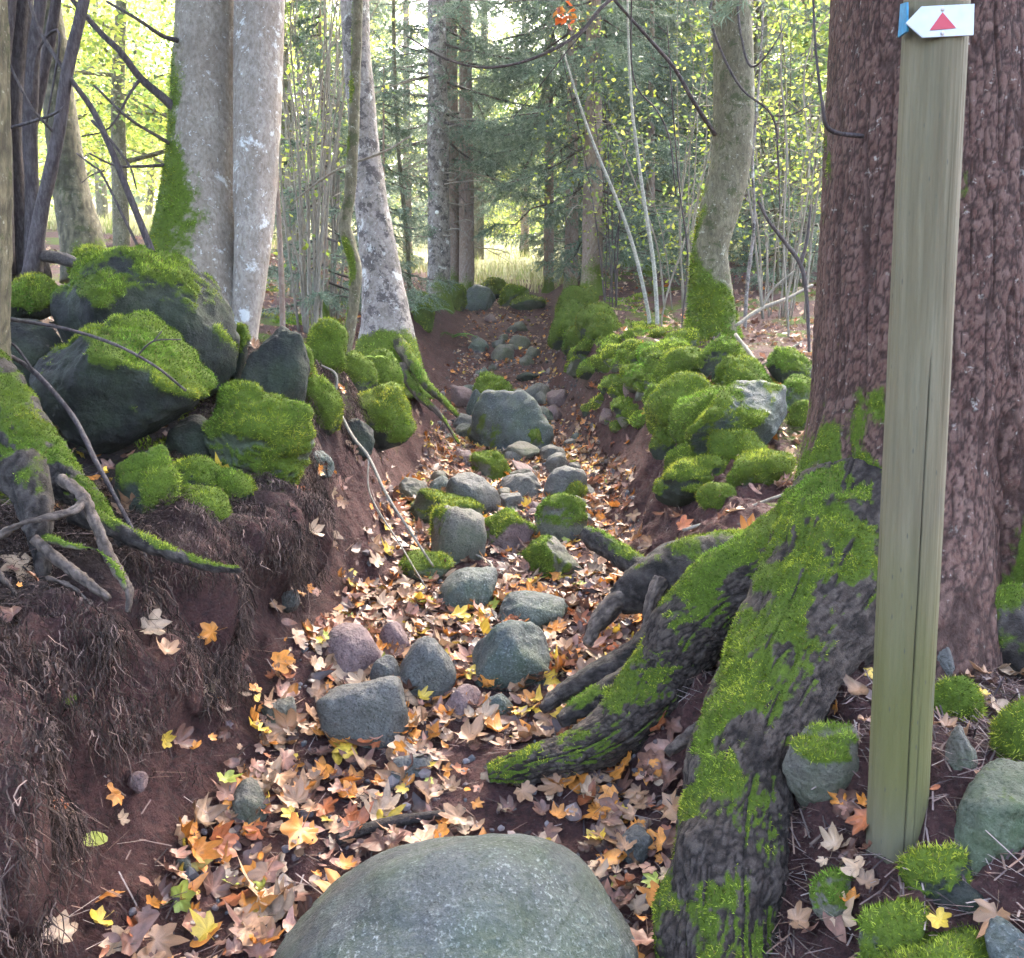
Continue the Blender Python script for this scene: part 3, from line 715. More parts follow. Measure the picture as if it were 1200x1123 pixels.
# --- beech with two stems on the left bank
bp = P(240, 400, 4.75)
beech = empty('beech_tree', (bp[0], bp[1], .2), 'stout smooth barked tree with two fused stems and mossy foot on the left bank', 'tree')
def beech_moss(V, N):
    s = N[:, 0] * -.8 - N[:, 1] * .1 + fbm(V * [1, 1, .6], 4.2, 4, 4) * .7 + .75 * sstep(2.3, .8, V[:, 2]) - .50
    return sstep(-.05, .75, s + .35 * fbm(V, 16, 3, 44))
C1, r1 = pathpx([(222, 430, 4.7, 150), (226, 380, 4.7, 128), (228, 320, 4.72, 112), (234, 250, 4.75, 92), (238, 180, 4.8, 80), (241, 100, 4.85, 74), (243, 0, 4.9, 70), (240, -200, 5, 64), (220, -500, 5.1, 50), (180, -900, 5.2, 34)])
woody(beech, 'trunk', C1, r1, 'beech', 72, 90, soft_disp(.05, 1.4, 6, .006), beech_moss, 6, 'broad left stem with moss on its left side')
C2, r2 = pathpx([(286, 420, 4.6, 30), (287, 385, 4.6, 31), (292, 330, 4.62, 38), (298, 250, 4.66, 46), (301, 150, 4.72, 53), (303, 50, 4.78, 56), (304, -40, 4.8, 56), (310, -300, 4.9, 48), (350, -800, 5, 30)])
woody(beech, 'trunk', C2, r2, 'beechpale', 56, 80, soft_disp(.06, 1.6, 9), None, 7, 'slimmer pale grey right stem')
for pts in ([(215, 140, 4.75, 12), (195, 118, 4.7, 11), (165, 92, 4.65, 9), (142, 62, 4.6, 8), (112, 32, 4.6, 7), (60, -30, 4.6, 5)],
            [(210, 48, 4.75, 6), (190, 42, 4.6, 5), (160, 22, 4.5, 4), (125, 2, 4.5, 3)],
            [(205, 172, 4.7, 5), (185, 160, 4.6, 4), (150, 138, 4.5, 3.4), (110, 100, 4.5, 3)],
            [(200, 193, 4.7, 4), (170, 195, 4.6, 3.4), (135, 194, 4.5, 2.6), (105, 180, 4.5, 2)],
            [(165, 92, 4.65, 4), (152, 110, 4.6, 3), (128, 150, 4.55, 2), (96, 160, 4.5, 1.6)]):
    C_, r_ = pathpx(pts); woody(beech, 'branch', C_, r_, 'dkbark', 8)
for k, (a, b, d) in enumerate([(20, -250, 4), (430, -300, 4.2), (300, -420, 6.6), (90, -420, 3.2), (500, -600, 4.8)]):
    C_ = np.array([P(240, -60 - 40 * k, 4.95), P((240 + a) / 2, -170 - 40 * k, 4.5), P(a, b, d)])
    woody(beech, 'branch', C_, [.07, .05, .02], 'beech', 8)

# --- pale lichen covered tree in the middle left and the thin stem leaning before it
pb = P(450, 440, 7.2)
pale = empty('ash_tree', (pb[0], pb[1], .05), 'pale lichen spotted tree with flared mossy foot left of the upper path', 'tree')
C_, r_ = pathpx([(452, 462, 7.1, 112), (454, 430, 7.1, 84), (453, 385, 7.15, 62), (448, 330, 7.2, 50), (438, 260, 7.2, 41), (429, 190, 7.25, 35), (421, 100, 7.3, 33), (415, 0, 7.4, 32), (408, -150, 7.5, 30), (400, -400, 7.6, 22)])
woody(pale, 'trunk', C_, r_, 'pale', 56, 80, soft_disp(.10, 2.2, 3, .012), lambda V, N: sstep(.1, .5, fbm(V, 5, 3, 5) * .5 + .95 * sstep(.95, .2, V[:, 2]) - .25), 9)
proot([(466, 400, 6.95, 20), (486, 428, 6.75, 16), (500, 452, 6.6, 12), (520, 470, 6.5, 9), (536, 488, 6.4, 5)], 'olive', .12, 16, root=pale)
proot([(470, 430, 6.8, 16), (490, 462, 6.6, 11), (515, 486, 6.4, 7), (538, 520, 6.2, 4)], 'palroot', -.1, 16, root=pale)
lb = P(400, 440, 5.7)
lean = empty('leaning_sapling', (lb[0], lb[1], lb[2] - .1), 'thin crooked stem with dark upper half leaning in front of the pale tree', 'tree')
C_, r_ = pathpx([(394, 452, 5.7, 17), (402, 425, 5.7, 15), (412, 375, 5.7, 13), (417, 320, 5.72, 14), (409, 285, 5.74, 16), (404, 262, 5.76, 15), (410, 225, 5.78, 14), (414, 160, 5.8, 13), (417, 80, 5.85, 12), (419, 0, 5.9, 12), (424, -200, 6, 9), (440, -450, 6, 5)])
woody(lean, 'trunk', C_, r_, 'olive', 20, 70, soft_disp(.12, 5, 2, .02), lambda V, N: sstep(.2, .6, fbm(V, 6, 2, 15) * .7 + .15 - N[:, 0] * .3), 4)
C_, r_ = pathpx([(345, 235, 6.1, 2), (378, 210, 5.95, 3), (402, 196, 5.85, 3), (450, 178, 5.8, 3), (480, 160, 5.8, 2)])
woody(lean, 'branch', C_, r_, 'thin', 6)

# --- mossy tree on the right bank
mp = P(835, 400, 7.2)
mtree = empty('mossy_tree', (mp[0], mp[1], mp[2] - .1), 'slender curved tree with shaggy green moss around its foot on the right bank', 'tree')
C_, r_ = pathpx([(834, 412, 7.2, 78), (834, 388, 7.2, 62), (834, 350, 7.2, 52), (832, 300, 7.2, 42), (842, 250, 7.2, 45), (856, 190, 7.25, 46), (860, 110, 7.3, 46), (858, 40, 7.35, 45), (856, -40, 7.4, 44), (850, -250, 7.6, 38), (830, -600, 7.9, 24)])
woody(mtree, 'trunk', C_, r_, 'olive', 48, 90, soft_disp(.07, 2.5, 12, .012), lambda V, N: sstep(.1, .5, fbm(V, 5, 3, 25) * .55 + .95 * sstep(1.25, .75, V[:, 2]) - .1 + .42 * sstep(2.2, 1.3, V[:, 2]) * (-N[:, 0])), 5, dens=52000, ln=.016)
for pts in ([(842, -60, 7.3, 9), (790, -45, 6.9, 8), (715, 0, 6.5, 8), (680, 38, 6.4, 7.5), (640, 62, 6.3, 7), (600, 76, 6.3, 6), (560, 79, 6.3, 5), (520, 68, 6.3, 4), (476, 42, 6.3, 3)],
            [(838, 158, 7.2, 10), (812, 118, 7.0, 9), (790, 80, 6.9, 8), (760, 45, 6.8, 7), (720, 0, 6.7, 6), (690, -40, 6.6, 5)],
            [(852, -40, 7.3, 7), (832, 10, 6.9, 6), (845, 60, 6.8, 5.5), (870, 105, 6.7, 5), (905, 136, 6.6, 5), (912, 190, 6.6, 4), (914, 250, 6.6, 3)],
            [(862, -20, 7.3, 6), (868, 40, 7.0, 5), (880, 78, 6.9, 5), (902, 60, 6.8, 3), (925, 20, 6.8, 2.5)],
            [(700, 18, 6.5, 3), (665, 60, 6.4, 3), (625, 110, 6.4, 2), (600, 140, 6.4, 1.5)],
            [(905, 136, 6.6, 3), (930, 134, 6.5, 2.5), (955, 118, 6.5, 2)],
            [(740, -20, 6.7, 4), (742, 90, 6.8, 3.5), (770, 130, 6.8, 3.5), (785, 165, 6.8, 3), (792, 230, 6.8, 2.5)]):
    C_, r_ = pathpx(pts, .55); woody(mtree, 'branch', C_, r_, 'dkbark', 7, None, soft_disp(.2, 8, 3, .04))

# --- tree at the left border with bare roots, and the cluster of dark stems
tb = P(-60, 600, 2.75)
edge = empty('rooted_tree', (tb[0], tb[1], tb[2] - .05), 'mossy footed tree cut by the left border with bare roots clawing down the bank', 'tree')
C_, r_ = pathpx([(-66, 640, 2.75, 190), (-66, 540, 2.75, 170), (-66, 450, 2.78, 146), (-64, 350, 2.8, 136), (-63, 200, 2.82, 134), (-62, 0, 2.85, 130), (-60, -400, 2.9, 110)])
woody(edge, 'trunk', C_, r_, 'olive', 60, 70, bark_disp(.006, 24, 12, 3, .06, 1.4), lambda V, N: sstep(.0, .5, fbm(V, 6, 3, 5) * .5 + .7 * sstep(.5, -.1, V[:, 2]) - .45), 8)
proot([(-40, 430, 2.72, 90), (-5, 490, 2.66, 96), (32, 528, 2.6, 78), (70, 560, 2.52, 52), (104, 584, 2.46, 30), (128, 612, 2.42, 16), (142, 640, 2.38, 8)], 'root', -.22, 60, root=edge, bright=.75, label='thick mossy root spreading to the right')
nearer = lambda q: [(a, b, d * .93, w) for a, b, d, w in q]
proot(nearer([(20, 545, 2.55, 60), (40, 590, 2.5, 42), (48, 640, 2.46, 26), (52, 690, 2.42, 12)]), 'root', -.25, 24, root=edge)
proot(nearer([(72, 562, 2.48, 16), (96, 580, 2.44, 14), (110, 610, 2.4, 13), (130, 655, 2.36, 13), (150, 690, 2.32, 11), (150, 718, 2.29, 7)]), 'palroot', None, 14, root=edge)
proot(nearer([(98, 588, 2.42, 12), (84, 600, 2.38, 12), (48, 608, 2.34, 12), (18, 618, 2.32, 12), (-20, 640, 2.3, 12)]), 'palroot', None, 14, root=edge)
proot(nearer([(40, 632, 2.4, 14), (70, 658, 2.37, 14), (100, 680, 2.34, 13), (128, 702, 2.32, 8)]), 'palroot', None, 12, root=edge)
proot(nearer([(56, 630, 2.4, 10), (85, 640, 2.37, 9), (115, 645, 2.36, 8), (138, 668, 2.33, 7), (147, 690, 2.31, 4)]), 'olive', .0, 10, root=edge)
proot(nearer([(55, 676, 2.36, 6), (88, 690, 2.33, 5), (108, 712, 2.3, 4), (118, 735, 2.27, 3)]), 'palroot', None, 8, root=edge)
proot(nearer([(-10, 660, 2.3, 8), (20, 700, 2.26, 6), (38, 740, 2.22, 4), (40, 800, 2.18, 3)]), 'palroot', None, 8, root=edge)
proot(nearer([(90, 600, 2.6, 30), (160, 632, 2.56, 22), (205, 650, 2.54, 17), (245, 664, 2.55, 13), (282, 668, 2.6, 8)]), 'root', -.5, 16, root=edge)
db = P(30, 330, 4.5)
dark = empty('multi_stem_tree', (db[0], db[1], db[2] - .15), 'clump of dark bare stems growing from one foot at the upper left corner', 'tree')
for pts in ([(22, 335, 4.5, 26), (20, 250, 4.5, 22), (14, 150, 4.5, 20), (18, 60, 4.5, 22), (24, -40, 4.5, 18), (30, -300, 4.6, 12)],
            [(38, 330, 4.45, 22), (38, 240, 4.45, 15), (36, 150, 4.45, 15), (40, 60, 4.45, 14), (52, -40, 4.45, 12), (70, -300, 4.5, 8)],
            [(36, 325, 4.3, 20), (48, 250, 4.3, 15), (68, 160, 4.3, 14), (80, 80, 4.3, 13), (100, -5, 4.3, 12), (125, -120, 4.3, 9)],
            [(6, 320, 4.4, 22), (4, 200, 4.4, 20), (2, 90, 4.4, 18), (10, -40, 4.4, 16), (0, -300, 4.5, 10)],
            [(50, 325, 4.7, 20), (30, 200, 4.7, 16), (48, 100, 4.7, 13), (66, 0, 4.7, 11), (72, -90, 4.7, 9)],
            [(30, 330, 4.8, 40), (28, 230, 4.8, 26), (30, 130, 4.85, 22), (26, 0, 4.9, 22), (20, -200, 5, 16)]):
    C_, r_ = pathpx(pts); woody(dark, 'trunk', C_, r_, 'dkbark', 16, None, soft_disp(.12, 3, len(pts), .02))
for pts in ([(68, 160, 4.3, 4), (40, 130, 4.2, 3), (18, 90, 4.2, 3), (6, 60, 4.2, 2)], [(14, 150, 4.4, 4), (60, 135, 4.2, 3), (75, 125, 4.2, 2)],
            [(36, 120, 4.4, 4), (44, 60, 4.4, 3.4), (70, 40, 4.3, 3), (54, 148, 4.3, 2)]):
    C_, r_ = pathpx(pts); woody(dark, 'branch', C_, r_, 'dkbark', 6)
gb = P(100, 300, 6.3)
grey = empty('leaning_tree', (gb[0], gb[1], gb[2] - .2), 'olive barked tree leaning left behind the dark stems', 'tree')
C_, r_ = pathpx([(104, 330, 6.3, 62), (97, 285, 6.3, 50), (84, 225, 6.35, 41), (74, 160, 6.4, 38), (66, 90, 6.45, 34), (58, 20, 6.5, 30), (48, -60, 6.6, 26), (30, -300, 7, 18)])
woody(grey, 'trunk', C_, r_, 'olive', 40, 60, bark_disp(.006, 18, 10, 3, .05, 1.6), lambda V, N: sstep(.35, .8, fbm(V, 4, 3, 15) * .6 + .35 * sstep(2.2, .8, V[:, 2])), 8)
sb = P(178, 300, 4.35)
sap = empty('leaning_sapling', (sb[0], sb[1], sb[2] - .05), 'dark bare sapling slanting up to the left in front of the bright meadow', 'sapling')
for nm, pts in (('trunk', [(182, 306, 4.35, 9), (172, 280, 4.35, 8.5), (150, 225, 4.35, 8), (128, 170, 4.35, 7.5), (108, 128, 4.35, 7), (88, 100, 4.3, 6), (62, 62, 4.3, 5), (40, 20, 4.3, 4), (20, -60, 4.3, 3)]),
                ('branch', [(108, 142, 4.35, 4), (130, 165, 4.3, 3), (152, 195, 4.3, 2.5), (160, 222, 4.3, 1.5)]),
                ('branch', [(165, 296, 4.35, 4), (145, 255, 4.3, 3.4), (120, 205, 4.3, 3), (108, 194, 4.3, 2.5), (90, 180, 4.3, 2)]),
                ('branch', [(122, 200, 4.3, 2), (108, 205, 4.25, 1.5), (96, 214, 4.25, 1)])):
    C_, r_ = pathpx(pts); woody(sap, nm, C_, r_, 'dkbark', 8)

# --- white birch saplings and other thin stems on the right
def thin(label, pts, mat, extra=(), name='birch_sapling', cat='sapling', group=None, lift=True):
    a = P(*pts[0][:3]); g = zt(a[0], a[1])
    e = empty(name, (a[0], a[1], float(g) - .05), label, cat, group)
    C_, r_ = pathpx(pts, .55)
    if lift: C_ = np.vstack([[C_[0][0], C_[0][1], float(g) - .06], C_]) if C_[0][2] > g + .02 else C_; r_ = np.concatenate([[r_[0]], r_]) if len(C_) > len(r_) else r_
    woody(e, 'trunk', C_, r_, mat, 9)
    for x in extra:
        C_, r_ = pathpx(x); woody(e, 'branch', C_, r_, mat, 6)
    return e
thin('white thin birch stem leaning left in front of dark conifers', [(760, 368, 8.6, 8), (745, 300, 8.6, 8), (725, 240, 8.6, 7), (700, 180, 8.6, 6), (680, 125, 8.6, 5), (660, 60, 8.6, 4)], 'birch')
thin('white thin birch stem standing nearly upright beside the leaning one', [(770, 368, 8.5, 9), (766, 310, 8.5, 8.5), (757, 250, 8.5, 8), (747, 180, 8.5, 7), (740, 120, 8.5, 6), (736, 40, 8.5, 5), (735, -40, 8.5, 4)], 'birch')
thin('thin pale shoot bending right from the foot of the birch stems', [(776, 370, 8.3, 4), (786, 330, 8.3, 4), (800, 290, 8.3, 3), (812, 230, 8.3, 3), (818, 130, 8.3, 2)], 'thin')
thin('dark thin upright stem left of the mossy tree', [(800, 370, 8, 4), (806, 300, 8, 4), (796, 220, 8, 3.5), (788, 120, 8, 3), (782, 30, 8, 2.5)], 'dkbark', name='thin_sapling')
thin('broken grey branch stem bent over right of the mossy tree', [(948, 400, 6.2, 7), (945, 345, 6.2, 8), (938, 310, 6.2, 9), (915, 278, 6.2, 8), (900, 258, 6.2, 7), (888, 235, 6.2, 6)], 'dkbark', [[(938, 310, 6.2, 5), (946, 280, 6.2, 4), (950, 240, 6.2, 3)]], name='thin_sapling')
thin('pale thin upright stem close to the big spruce trunk', [(925, 410, 7, 5), (922, 350, 7, 5), (918, 280, 7, 4), (922, 180, 7, 4), (915, 80, 7, 3), (918, -20, 7, 3)], 'thin', name='thin_sapling')
thin('thin grey stem with moss behind the mossy tree', [(872, 395, 8, 9), (876, 330, 8, 8), (884, 260, 8, 7), (882, 180, 8, 6), (890, 90, 8, 5), (896, -30, 8, 4)], 'pale', name='thin_sapling')
thin('slim olive trunk standing left of the far spruce group', [(480, 340, 12, 10), (477, 280, 12, 9.5), (468, 190, 12, 9), (463, 100, 12, 8.5), (461, 0, 12, 8), (460, -150, 12, 6)], 'olive', name='thin_tree', cat='tree')
thin('pale stem beside the right edge of the two stemmed tree', [(330, 330, 6.4, 12), (327, 260, 6.4, 10), (324, 190, 6.4, 8), (322, 80, 6.4, 6), (330, -30, 6.4, 5)], 'brownbark', name='thin_sapling')

# --- hazel thickets: many thin stems from one foot
def thicket(label, px, Y, n, spread, hgt, mat, seed, width=.012, name='hazel_shrub', tangle=0, leafy=None):
    r = random.Random(seed)
    x = P(px, 467, Y)[0]; z = float(zt(x, Y))
    e = empty(name, (x, Y, z), label, 'shrub')
    tips = []
    for k in range(n):
        a = r.uniform(0, 6.28); d = abs(r.gauss(0, .16)) * spread
        b = np.array([x + math.cos(a) * d, Y + math.sin(a) * d, 0]); b[2] = float(zt(b[0], b[1])) - .05
        out = np.array([math.cos(a), math.sin(a), 0]) * r.uniform(.1, .75) * spread; H = hgt * r.uniform(.6, 1.1)
        pts = np.array([b, b + out * .18 + [r.gauss(0, .04), r.gauss(0, .04), H * .35], b + out * .5 + [r.gauss(0, .1), r.gauss(0, .1), H * .7], b + out + [r.gauss(0, .15), r.gauss(0, .15), H]])
        w = width * r.uniform(.6, 1.3)
        V, F = tube(pts, [w, w * .85, w * .6, w * .25], 6, 14); bag = Bag(); bag.add(V, F)
        for j in range(tangle):
            t = r.uniform(.25, .95); q = spline(pts, 40)[int(t * 39)]
            dd = np.array([r.gauss(0, 1), r.gauss(0, 1), r.gauss(.15, .6)]); dd = dd / np.linalg.norm(dd) * r.uniform(.3, .9)
            m = q + dd * .5 + np.array([0, 0, r.uniform(-.1, .15)])
            V, F = tube(np.array([q, m, q + dd]), [w * .4, w * .3, w * .15], 4, 6); bag.add(V, F)
            if leafy: tips += [q + dd * u for u in (.5, .8, 1.)]
        V, F, _, _ = bag.get()
        child('stem', V, F, MT[mat], e, attr={'moss': np.zeros(len(V))})
        tips.append(pts[-1]); tips.append(pts[2])
    if leafy:
        V, F, C = leafcloud(tips, leafy, .15, .026, YG + GR[3:], seed)
        child('foliage', V, F, MT['foliage'], e, col=C, smooth=False)
    return e
thicket('dense thicket of pale straight shoots behind the two stemmed tree', 362, 8.2, 16, 1.1, 4.0, 'thin', 1, .013, tangle=3, leafy=420)
thicket('second thicket of grey shoots left of the pale lichen tree', 385, 9.2, 14, 1.1, 4.2, 'thin', 2, .013, tangle=3, leafy=420)
thicket('loose thicket of pale shoots farther back behind the pale lichen tree', 342, 10.5, 12, 1.3, 4.2, 'thin', 3, .014, tangle=3, leafy=600)
thicket('tangled bare shrub between the mossy tree and the big spruce', 905, 8.6, 12, 1.4, 3.6, 'thin', 4, .011, 'bare_shrub', 7, leafy=1000)
thicket('tangled leafy shrub behind the bare shrub beside the big spruce', 935, 10.8, 12, 1.6, 4.4, 'olive', 5, .013, 'bare_shrub', 7, leafy=1700)
thicket('thin twiggy shrub between the birch stems and the mossy tree', 800, 9.8, 10, 1.2, 3.4, 'thin', 6, .010, 'bare_shrub', 6, leafy=1000)
thicket('yellow leaved shrub left of the white birch stems', 720, 10.2, 7, 1.0, 3.4, 'dkbark', 7, .009, 'bare_shrub', 5, leafy=900)

# --- conifers
def conifer_geo(seed, H, z0, Lmax, nb, droop=.35, dens=1.0, needle=(.055, .0075), top=True):
    r = np.random.default_rng(seed); wood, ndl = Bag(), Bag()
    for k in range(nb):
        t = (k + r.random()) / nb; z = z0 + (H - z0) * t ** 1.15
        L = max(.25, Lmax * (1 - (z - z0) / (H - z0 + .3)) ** .8 * r.uniform(.65, 1.1)); a = r.uniform(0, 2 * math.pi)
        d = np.array([math.cos(a), math.sin(a), 0])
        u = np.linspace(0, 1, 7)[:, None]
        pts = np.array([0, 0, z]) + d * L * u + np.array([0, 0, 1.]) * (L * (-droop * u ** 1.0 + .16 * u ** 3) - 0.0) + r.normal(0, .025 * L, (7, 3)) * u
        wood.add(*tube(pts, np.linspace(.008 + .007 * L, .003, 7), 4, 7))
        nt = int(L * 34 * dens) + 5
        tt = r.uniform(.15, 1, nt); base = np.stack([np.interp(tt, u[:, 0], pts[:, c]) for c in range(3)], -1)
        side = np.cross(d, [0, 0, 1.]) * np.where(r.random(nt) < .5, 1, -1)[:, None]
        td = unit(side * r.uniform(.5, 1, (nt, 1)) + d * r.uniform(.3, .9, (nt, 1)) + np.array([0, 0, 1.]) * r.uniform(-.9, .0, (nt, 1)))
        tl = L * .34 * (1.15 - tt) * r.uniform(.5, 1.2, nt) + .08
        m = 16
        s = np.linspace(.05, 1, m)[None, :, None]
        p = base[:, None] + td[:, None] * tl[:, None, None] * s + np.array([0, 0, -1.]) * (.18 * tl[:, None, None] * s ** 2)
        p = p.reshape(-1, 3); n = len(p); tdd = np.repeat(td, m, 0)
        nd = unit(tdd * .8 + r.normal(0, .55, (n, 3))); w = unit(np.cross(nd, r.normal(0, 1, (n, 3)))) * needle[1]
        ln = needle[0] * r.uniform(.7, 1.3, (n, 1))
        V = np.stack([p - w, p + w, p + nd * ln], 1).reshape(-1, 3)
        g = np.clip(r.normal(.5, .22, (nt, 1)), 0, 1).repeat(m, 0)
        C = (np.array([.06, .092, .066]) * (1 - g) + np.array([.22, .275, .195]) * g) * r.uniform(.75, 1.3, (n, 1))
        ndl.add(V, np.arange(3 * n).reshape(-1, 3), np.repeat(C, 3, 0))
    return wood, ndl
def conifer_tree(seed, H, z0, Lmax, nb, rad, name, label, loc, mat='brownbark', dead=0, group=None, **kw):
    e = empty(name, loc, label, 'tree', group); L = np.array(loc)
    V, F = tube(np.array([[0, 0, -.15], [0, 0, .25], [.01, 0, 1.2], [.0, .03, H * .5], [0, 0, H]]), [rad * 1.7, rad * 1.12, rad, rad * .62, .01], 20, 60, soft_disp(.08, 2, seed, .01))
    child('trunk', V + L, F, MT[mat], e, attr={'moss': sstep(.5, .05, V[:, 2] + .2 * noise(V, 6, 1))})
    w, n = conifer_geo(seed, H, z0, Lmax, nb, **kw)
    if dead:
        r = np.random.default_rng(seed + 50)
        for k in range(dead):
            a = r.uniform(0, 6.28); z = r.uniform(.9, z0 + .6); l = r.uniform(.4, 1.3); d = np.array([math.cos(a), math.sin(a), -.12])
            p0 = np.array([0, 0, z]); p1 = p0 + d * l * .6 + [0, 0, r.uniform(-.1, .1)]; p2 = p0 + d * l + [0, 0, r.uniform(-.2, .05)]
            db = Bag(); db.add(*tube(np.array([p0, p1, p2]), [.012, .008, .003], 4, 7))
            for j in range(4):
                q = p0 + d * l * r.uniform(.3, .9); db.add(*tube(np.array([q, q + r.normal(0, .2, 3)]), [.004, .002], 3, 3))
            V, F, _, _ = db.get(); child('branch', V + L, F, MT['thin'], e, attr={'moss': np.zeros(len(V))})
    V, F, _, _ = w.get(); n.add(V, F, np.array([.09, .07, .06]))
    V, F, C, _ = n.get(); child('foliage', V + L, F, MT['needle'], e, col=C, smooth=False)
    return e
def ground_at(px, Y):
    x = P(px, 467, Y)[0]; return (x, Y, float(zt(x, Y)))
def dup(root, loc, rz, sc, label, group=None):
    c = root.copy(); COL.objects.link(c); c.location = loc; c.rotation_euler = (0, 0, rz); c.scale = (sc, sc, sc)
    c['label'] = label
    if group: c['group'] = group
    for ch in list(root.children):
        k = ch.copy(); COL.objects.link(k); k.parent = c
    return c
c1 = conifer_tree(1, 14, 2.5, 2.4, 60, .165, 'spruce', 'nearest far spruce with a small white mark low on its flaky trunk', ground_at(515, 13), 'pale', 26)
V_, F_ = ico(2); q = P(512, 249, 12.82)
child('blaze', V_ * [.028, .012, .028] + q, F_, flat_mat('white_blaze', (.75, .75, .7)), c1)
c2 = conifer_tree(2, 13, 2.2, 2.2, 46, .12, 'spruce', 'middle one of the three far spruce trunks', ground_at(531, 14.4), 'brownbark', 14)
c3 = conifer_tree(3, 13, 2.3, 2.4, 50, .125, 'spruce', 'right one of the three far spruce trunks, mossy at its foot', ground_at(547, 14.3), 'brownbark', 16)
c4 = conifer_tree(4, 9, .75, 1.9, 84, .13, 'spruce', 'far spruce with low drooping branches on the right of the path end', ground_at(692, 11.6), 'brownbark', 8, droop=.5, dens=1.3)
c7 = conifer_tree(7, 9, 3.5, 2.5, 60, .10, 'spruce', 'spruce behind the low branched spruce with boughs over the meadow gap', ground_at(668, 13.6), 'brownbark', 8, droop=.45, dens=1.3)
c8 = conifer_tree(8, 10, 2.9, 2.7, 70, .085, 'spruce', 'slim spruce whose dark boughs hang over the meadow gap', ground_at(642, 15.5), 'brownbark', 6, droop=.5, dens=1.5)
c5 = conifer_tree(5, 3.4, .25, 1.1, 46, .03, 'young_spruce', 'young bushy spruce behind the leaning thin stem', ground_at(384, 9.0), needle=(.05, .006))
c6 = conifer_tree(6, 6.5, .5, 1.9, 62, .07, 'young_spruce', 'dark young spruce behind the white birch stems', ground_at(758, 13.5))
FG = 'spruces standing far back between the trunks'
for px, Y, src, s, rz, lab in [(905, 11.6, c5, .95, 1, 'small green spruce between the mossy tree and the big spruce'),
        (940, 13.5, c5, 1.3, 2, 'taller young spruce beside the big spruce trunk'), (870, 15, c6, .8, 3, 'young spruce behind the mossy tree'),
        (705, 16.5, c6, .95, 1.3, 'young spruce right of the meadow gap'), (455, 11.5, c5, .9, 2.2, 'small spruce between the pale tree and the far spruce'),
        (425, 15, c6, .9, .7, 'young spruce behind the pale lichen tree'), (712, 20, c6, 1.5, 4, None), (800, 19, c6, 1.35, 5, None), (680, 27, c2, 1.0, 2, None),
        (480, 24, c3, 1.0, 4, None), (850, 26, c4, 1.3, 3, None), (930, 24, c6, 1.5, 4.5, None), (360, 22, c6, 1.2, 1.5, None), (745, 30, c4, 1.5, 5, None), (320, 30, c4, 1.2, 2, None), (615, 30, c2, 1.15, 1.5, None), (735, 15.5, c8, .95, 4.0, 'slim spruce behind the tops of the white birch stems'), (735, 24, c4, 1.5, 2.5, None), (780, 22, c2, .9, 3.5, None), (840, 20, c4, 1.2, .5, None), (890, 21, c2, .9, 2.1, None), (960, 30, c4, 1.6, 1.1, None), (540, 36, c4, 1.6, 2.9, None), (440, 30, c2, 1.1, .3, None), (700, 38, c2, 1.3, .9, None), (820, 36, c2, 1.3, 4.9, None)]:
    x, y, z = ground_at(px, Y)
    dup(src, (x, y, z - .05), rz, s, lab or 'distant spruce in the dark conifer belt beyond the path end', None if lab else FG)

# --- broadleaf trees
def broadleaf_geo(seed, H, spread, nleaf, size, cols, low=.2, nl=12, sp=.26):
    r = np.random.default_rng(seed); wood = Bag(); tips = []
    tp = np.array([[0, 0, -.2], [r.normal(0, .06), r.normal(0, .06), H * .3], [r.normal(0, .2), r.normal(0, .2), H * .65], [r.normal(0, .3), r.normal(0, .3), H]])
    wood.add(*tube(tp, [.018 * H, .014 * H, .008 * H, .002 * H], 10, 24))
    T = spline(tp, 40)
    for k in range(nl):
        t = low + (1 - low) * (k + r.random()) / nl; p = T[int(t * 39)]
        a = r.uniform(0, 6.28); L = spread * (1.1 - t * .7) * r.uniform(.6, 1.15)
        d = np.array([math.cos(a), math.sin(a), r.uniform(.05, .6)])
        q = p + d * L * .55 + r.normal(0, .12, 3); e = p + d * L + np.array([0, 0, r.uniform(-.3, .3) * L])
        lp = np.array([p, q, e]); wood.add(*tube(lp, [.006 * H * (1.2 - t), .004 * H * (1.2 - t), .006], 5, 10)); S = spline(lp, 20)
        for j in range(7):
            b = S[int(r.uniform(6, 19))]; dd = unit(r.normal(0, 1, 3) + d * .6) * L * r.uniform(.2, .45)
            tw = np.array([b, b + dd * .5 + r.normal(0, .05, 3), b + dd - [0, 0, .1 * L * r.random()]])
            wood.add(*tube(tw, [.006, .004, .002], 3, 5)); tips += [tw[1], tw[2], tw[2]]
    V, F, C = leafcloud(tips, nleaf, sp, size, cols, seed)
    return wood, V, F, C
def broadleaf_tree(seed, H, spread, nleaf, size, cols, loc, label, mat='olive', name='broadleaf_tree', **kw):
    e = empty(name, loc, label, 'tree'); L = np.array(loc)
    w, V, F, C = broadleaf_geo(seed, H, spread, nleaf, size, cols, **kw)
    WV, WF, _, _ = w.get()
    child('trunk', WV + L, WF, MT[mat], e, attr={'moss': np.zeros(len(WV))})
    child('crown', V + L, F, MT['foliage'], e, col=C, smooth=False)
    return e
b1 = broadleaf_tree(11, 7.5, 2.6, 10000, .048, YG, ground_at(150, 14), 'yellow green broadleaf tree overhanging the bright meadow on the left', low=.22, nl=16)
b2 = broadleaf_tree(12, 9, 2.8, 12000, .047, YG + GR, ground_at(880, 15), 'light green broadleaf tree rising behind the mossy tree', low=.15, nl=18)
b3 = broadleaf_tree(13, 4.2, 1.7, 4200, .055, YG, ground_at(610, 34), 'yellow bush in the meadow gap at the end of the path', low=.05, nl=16, sp=.35)
BG = 'yellow green trees far behind'
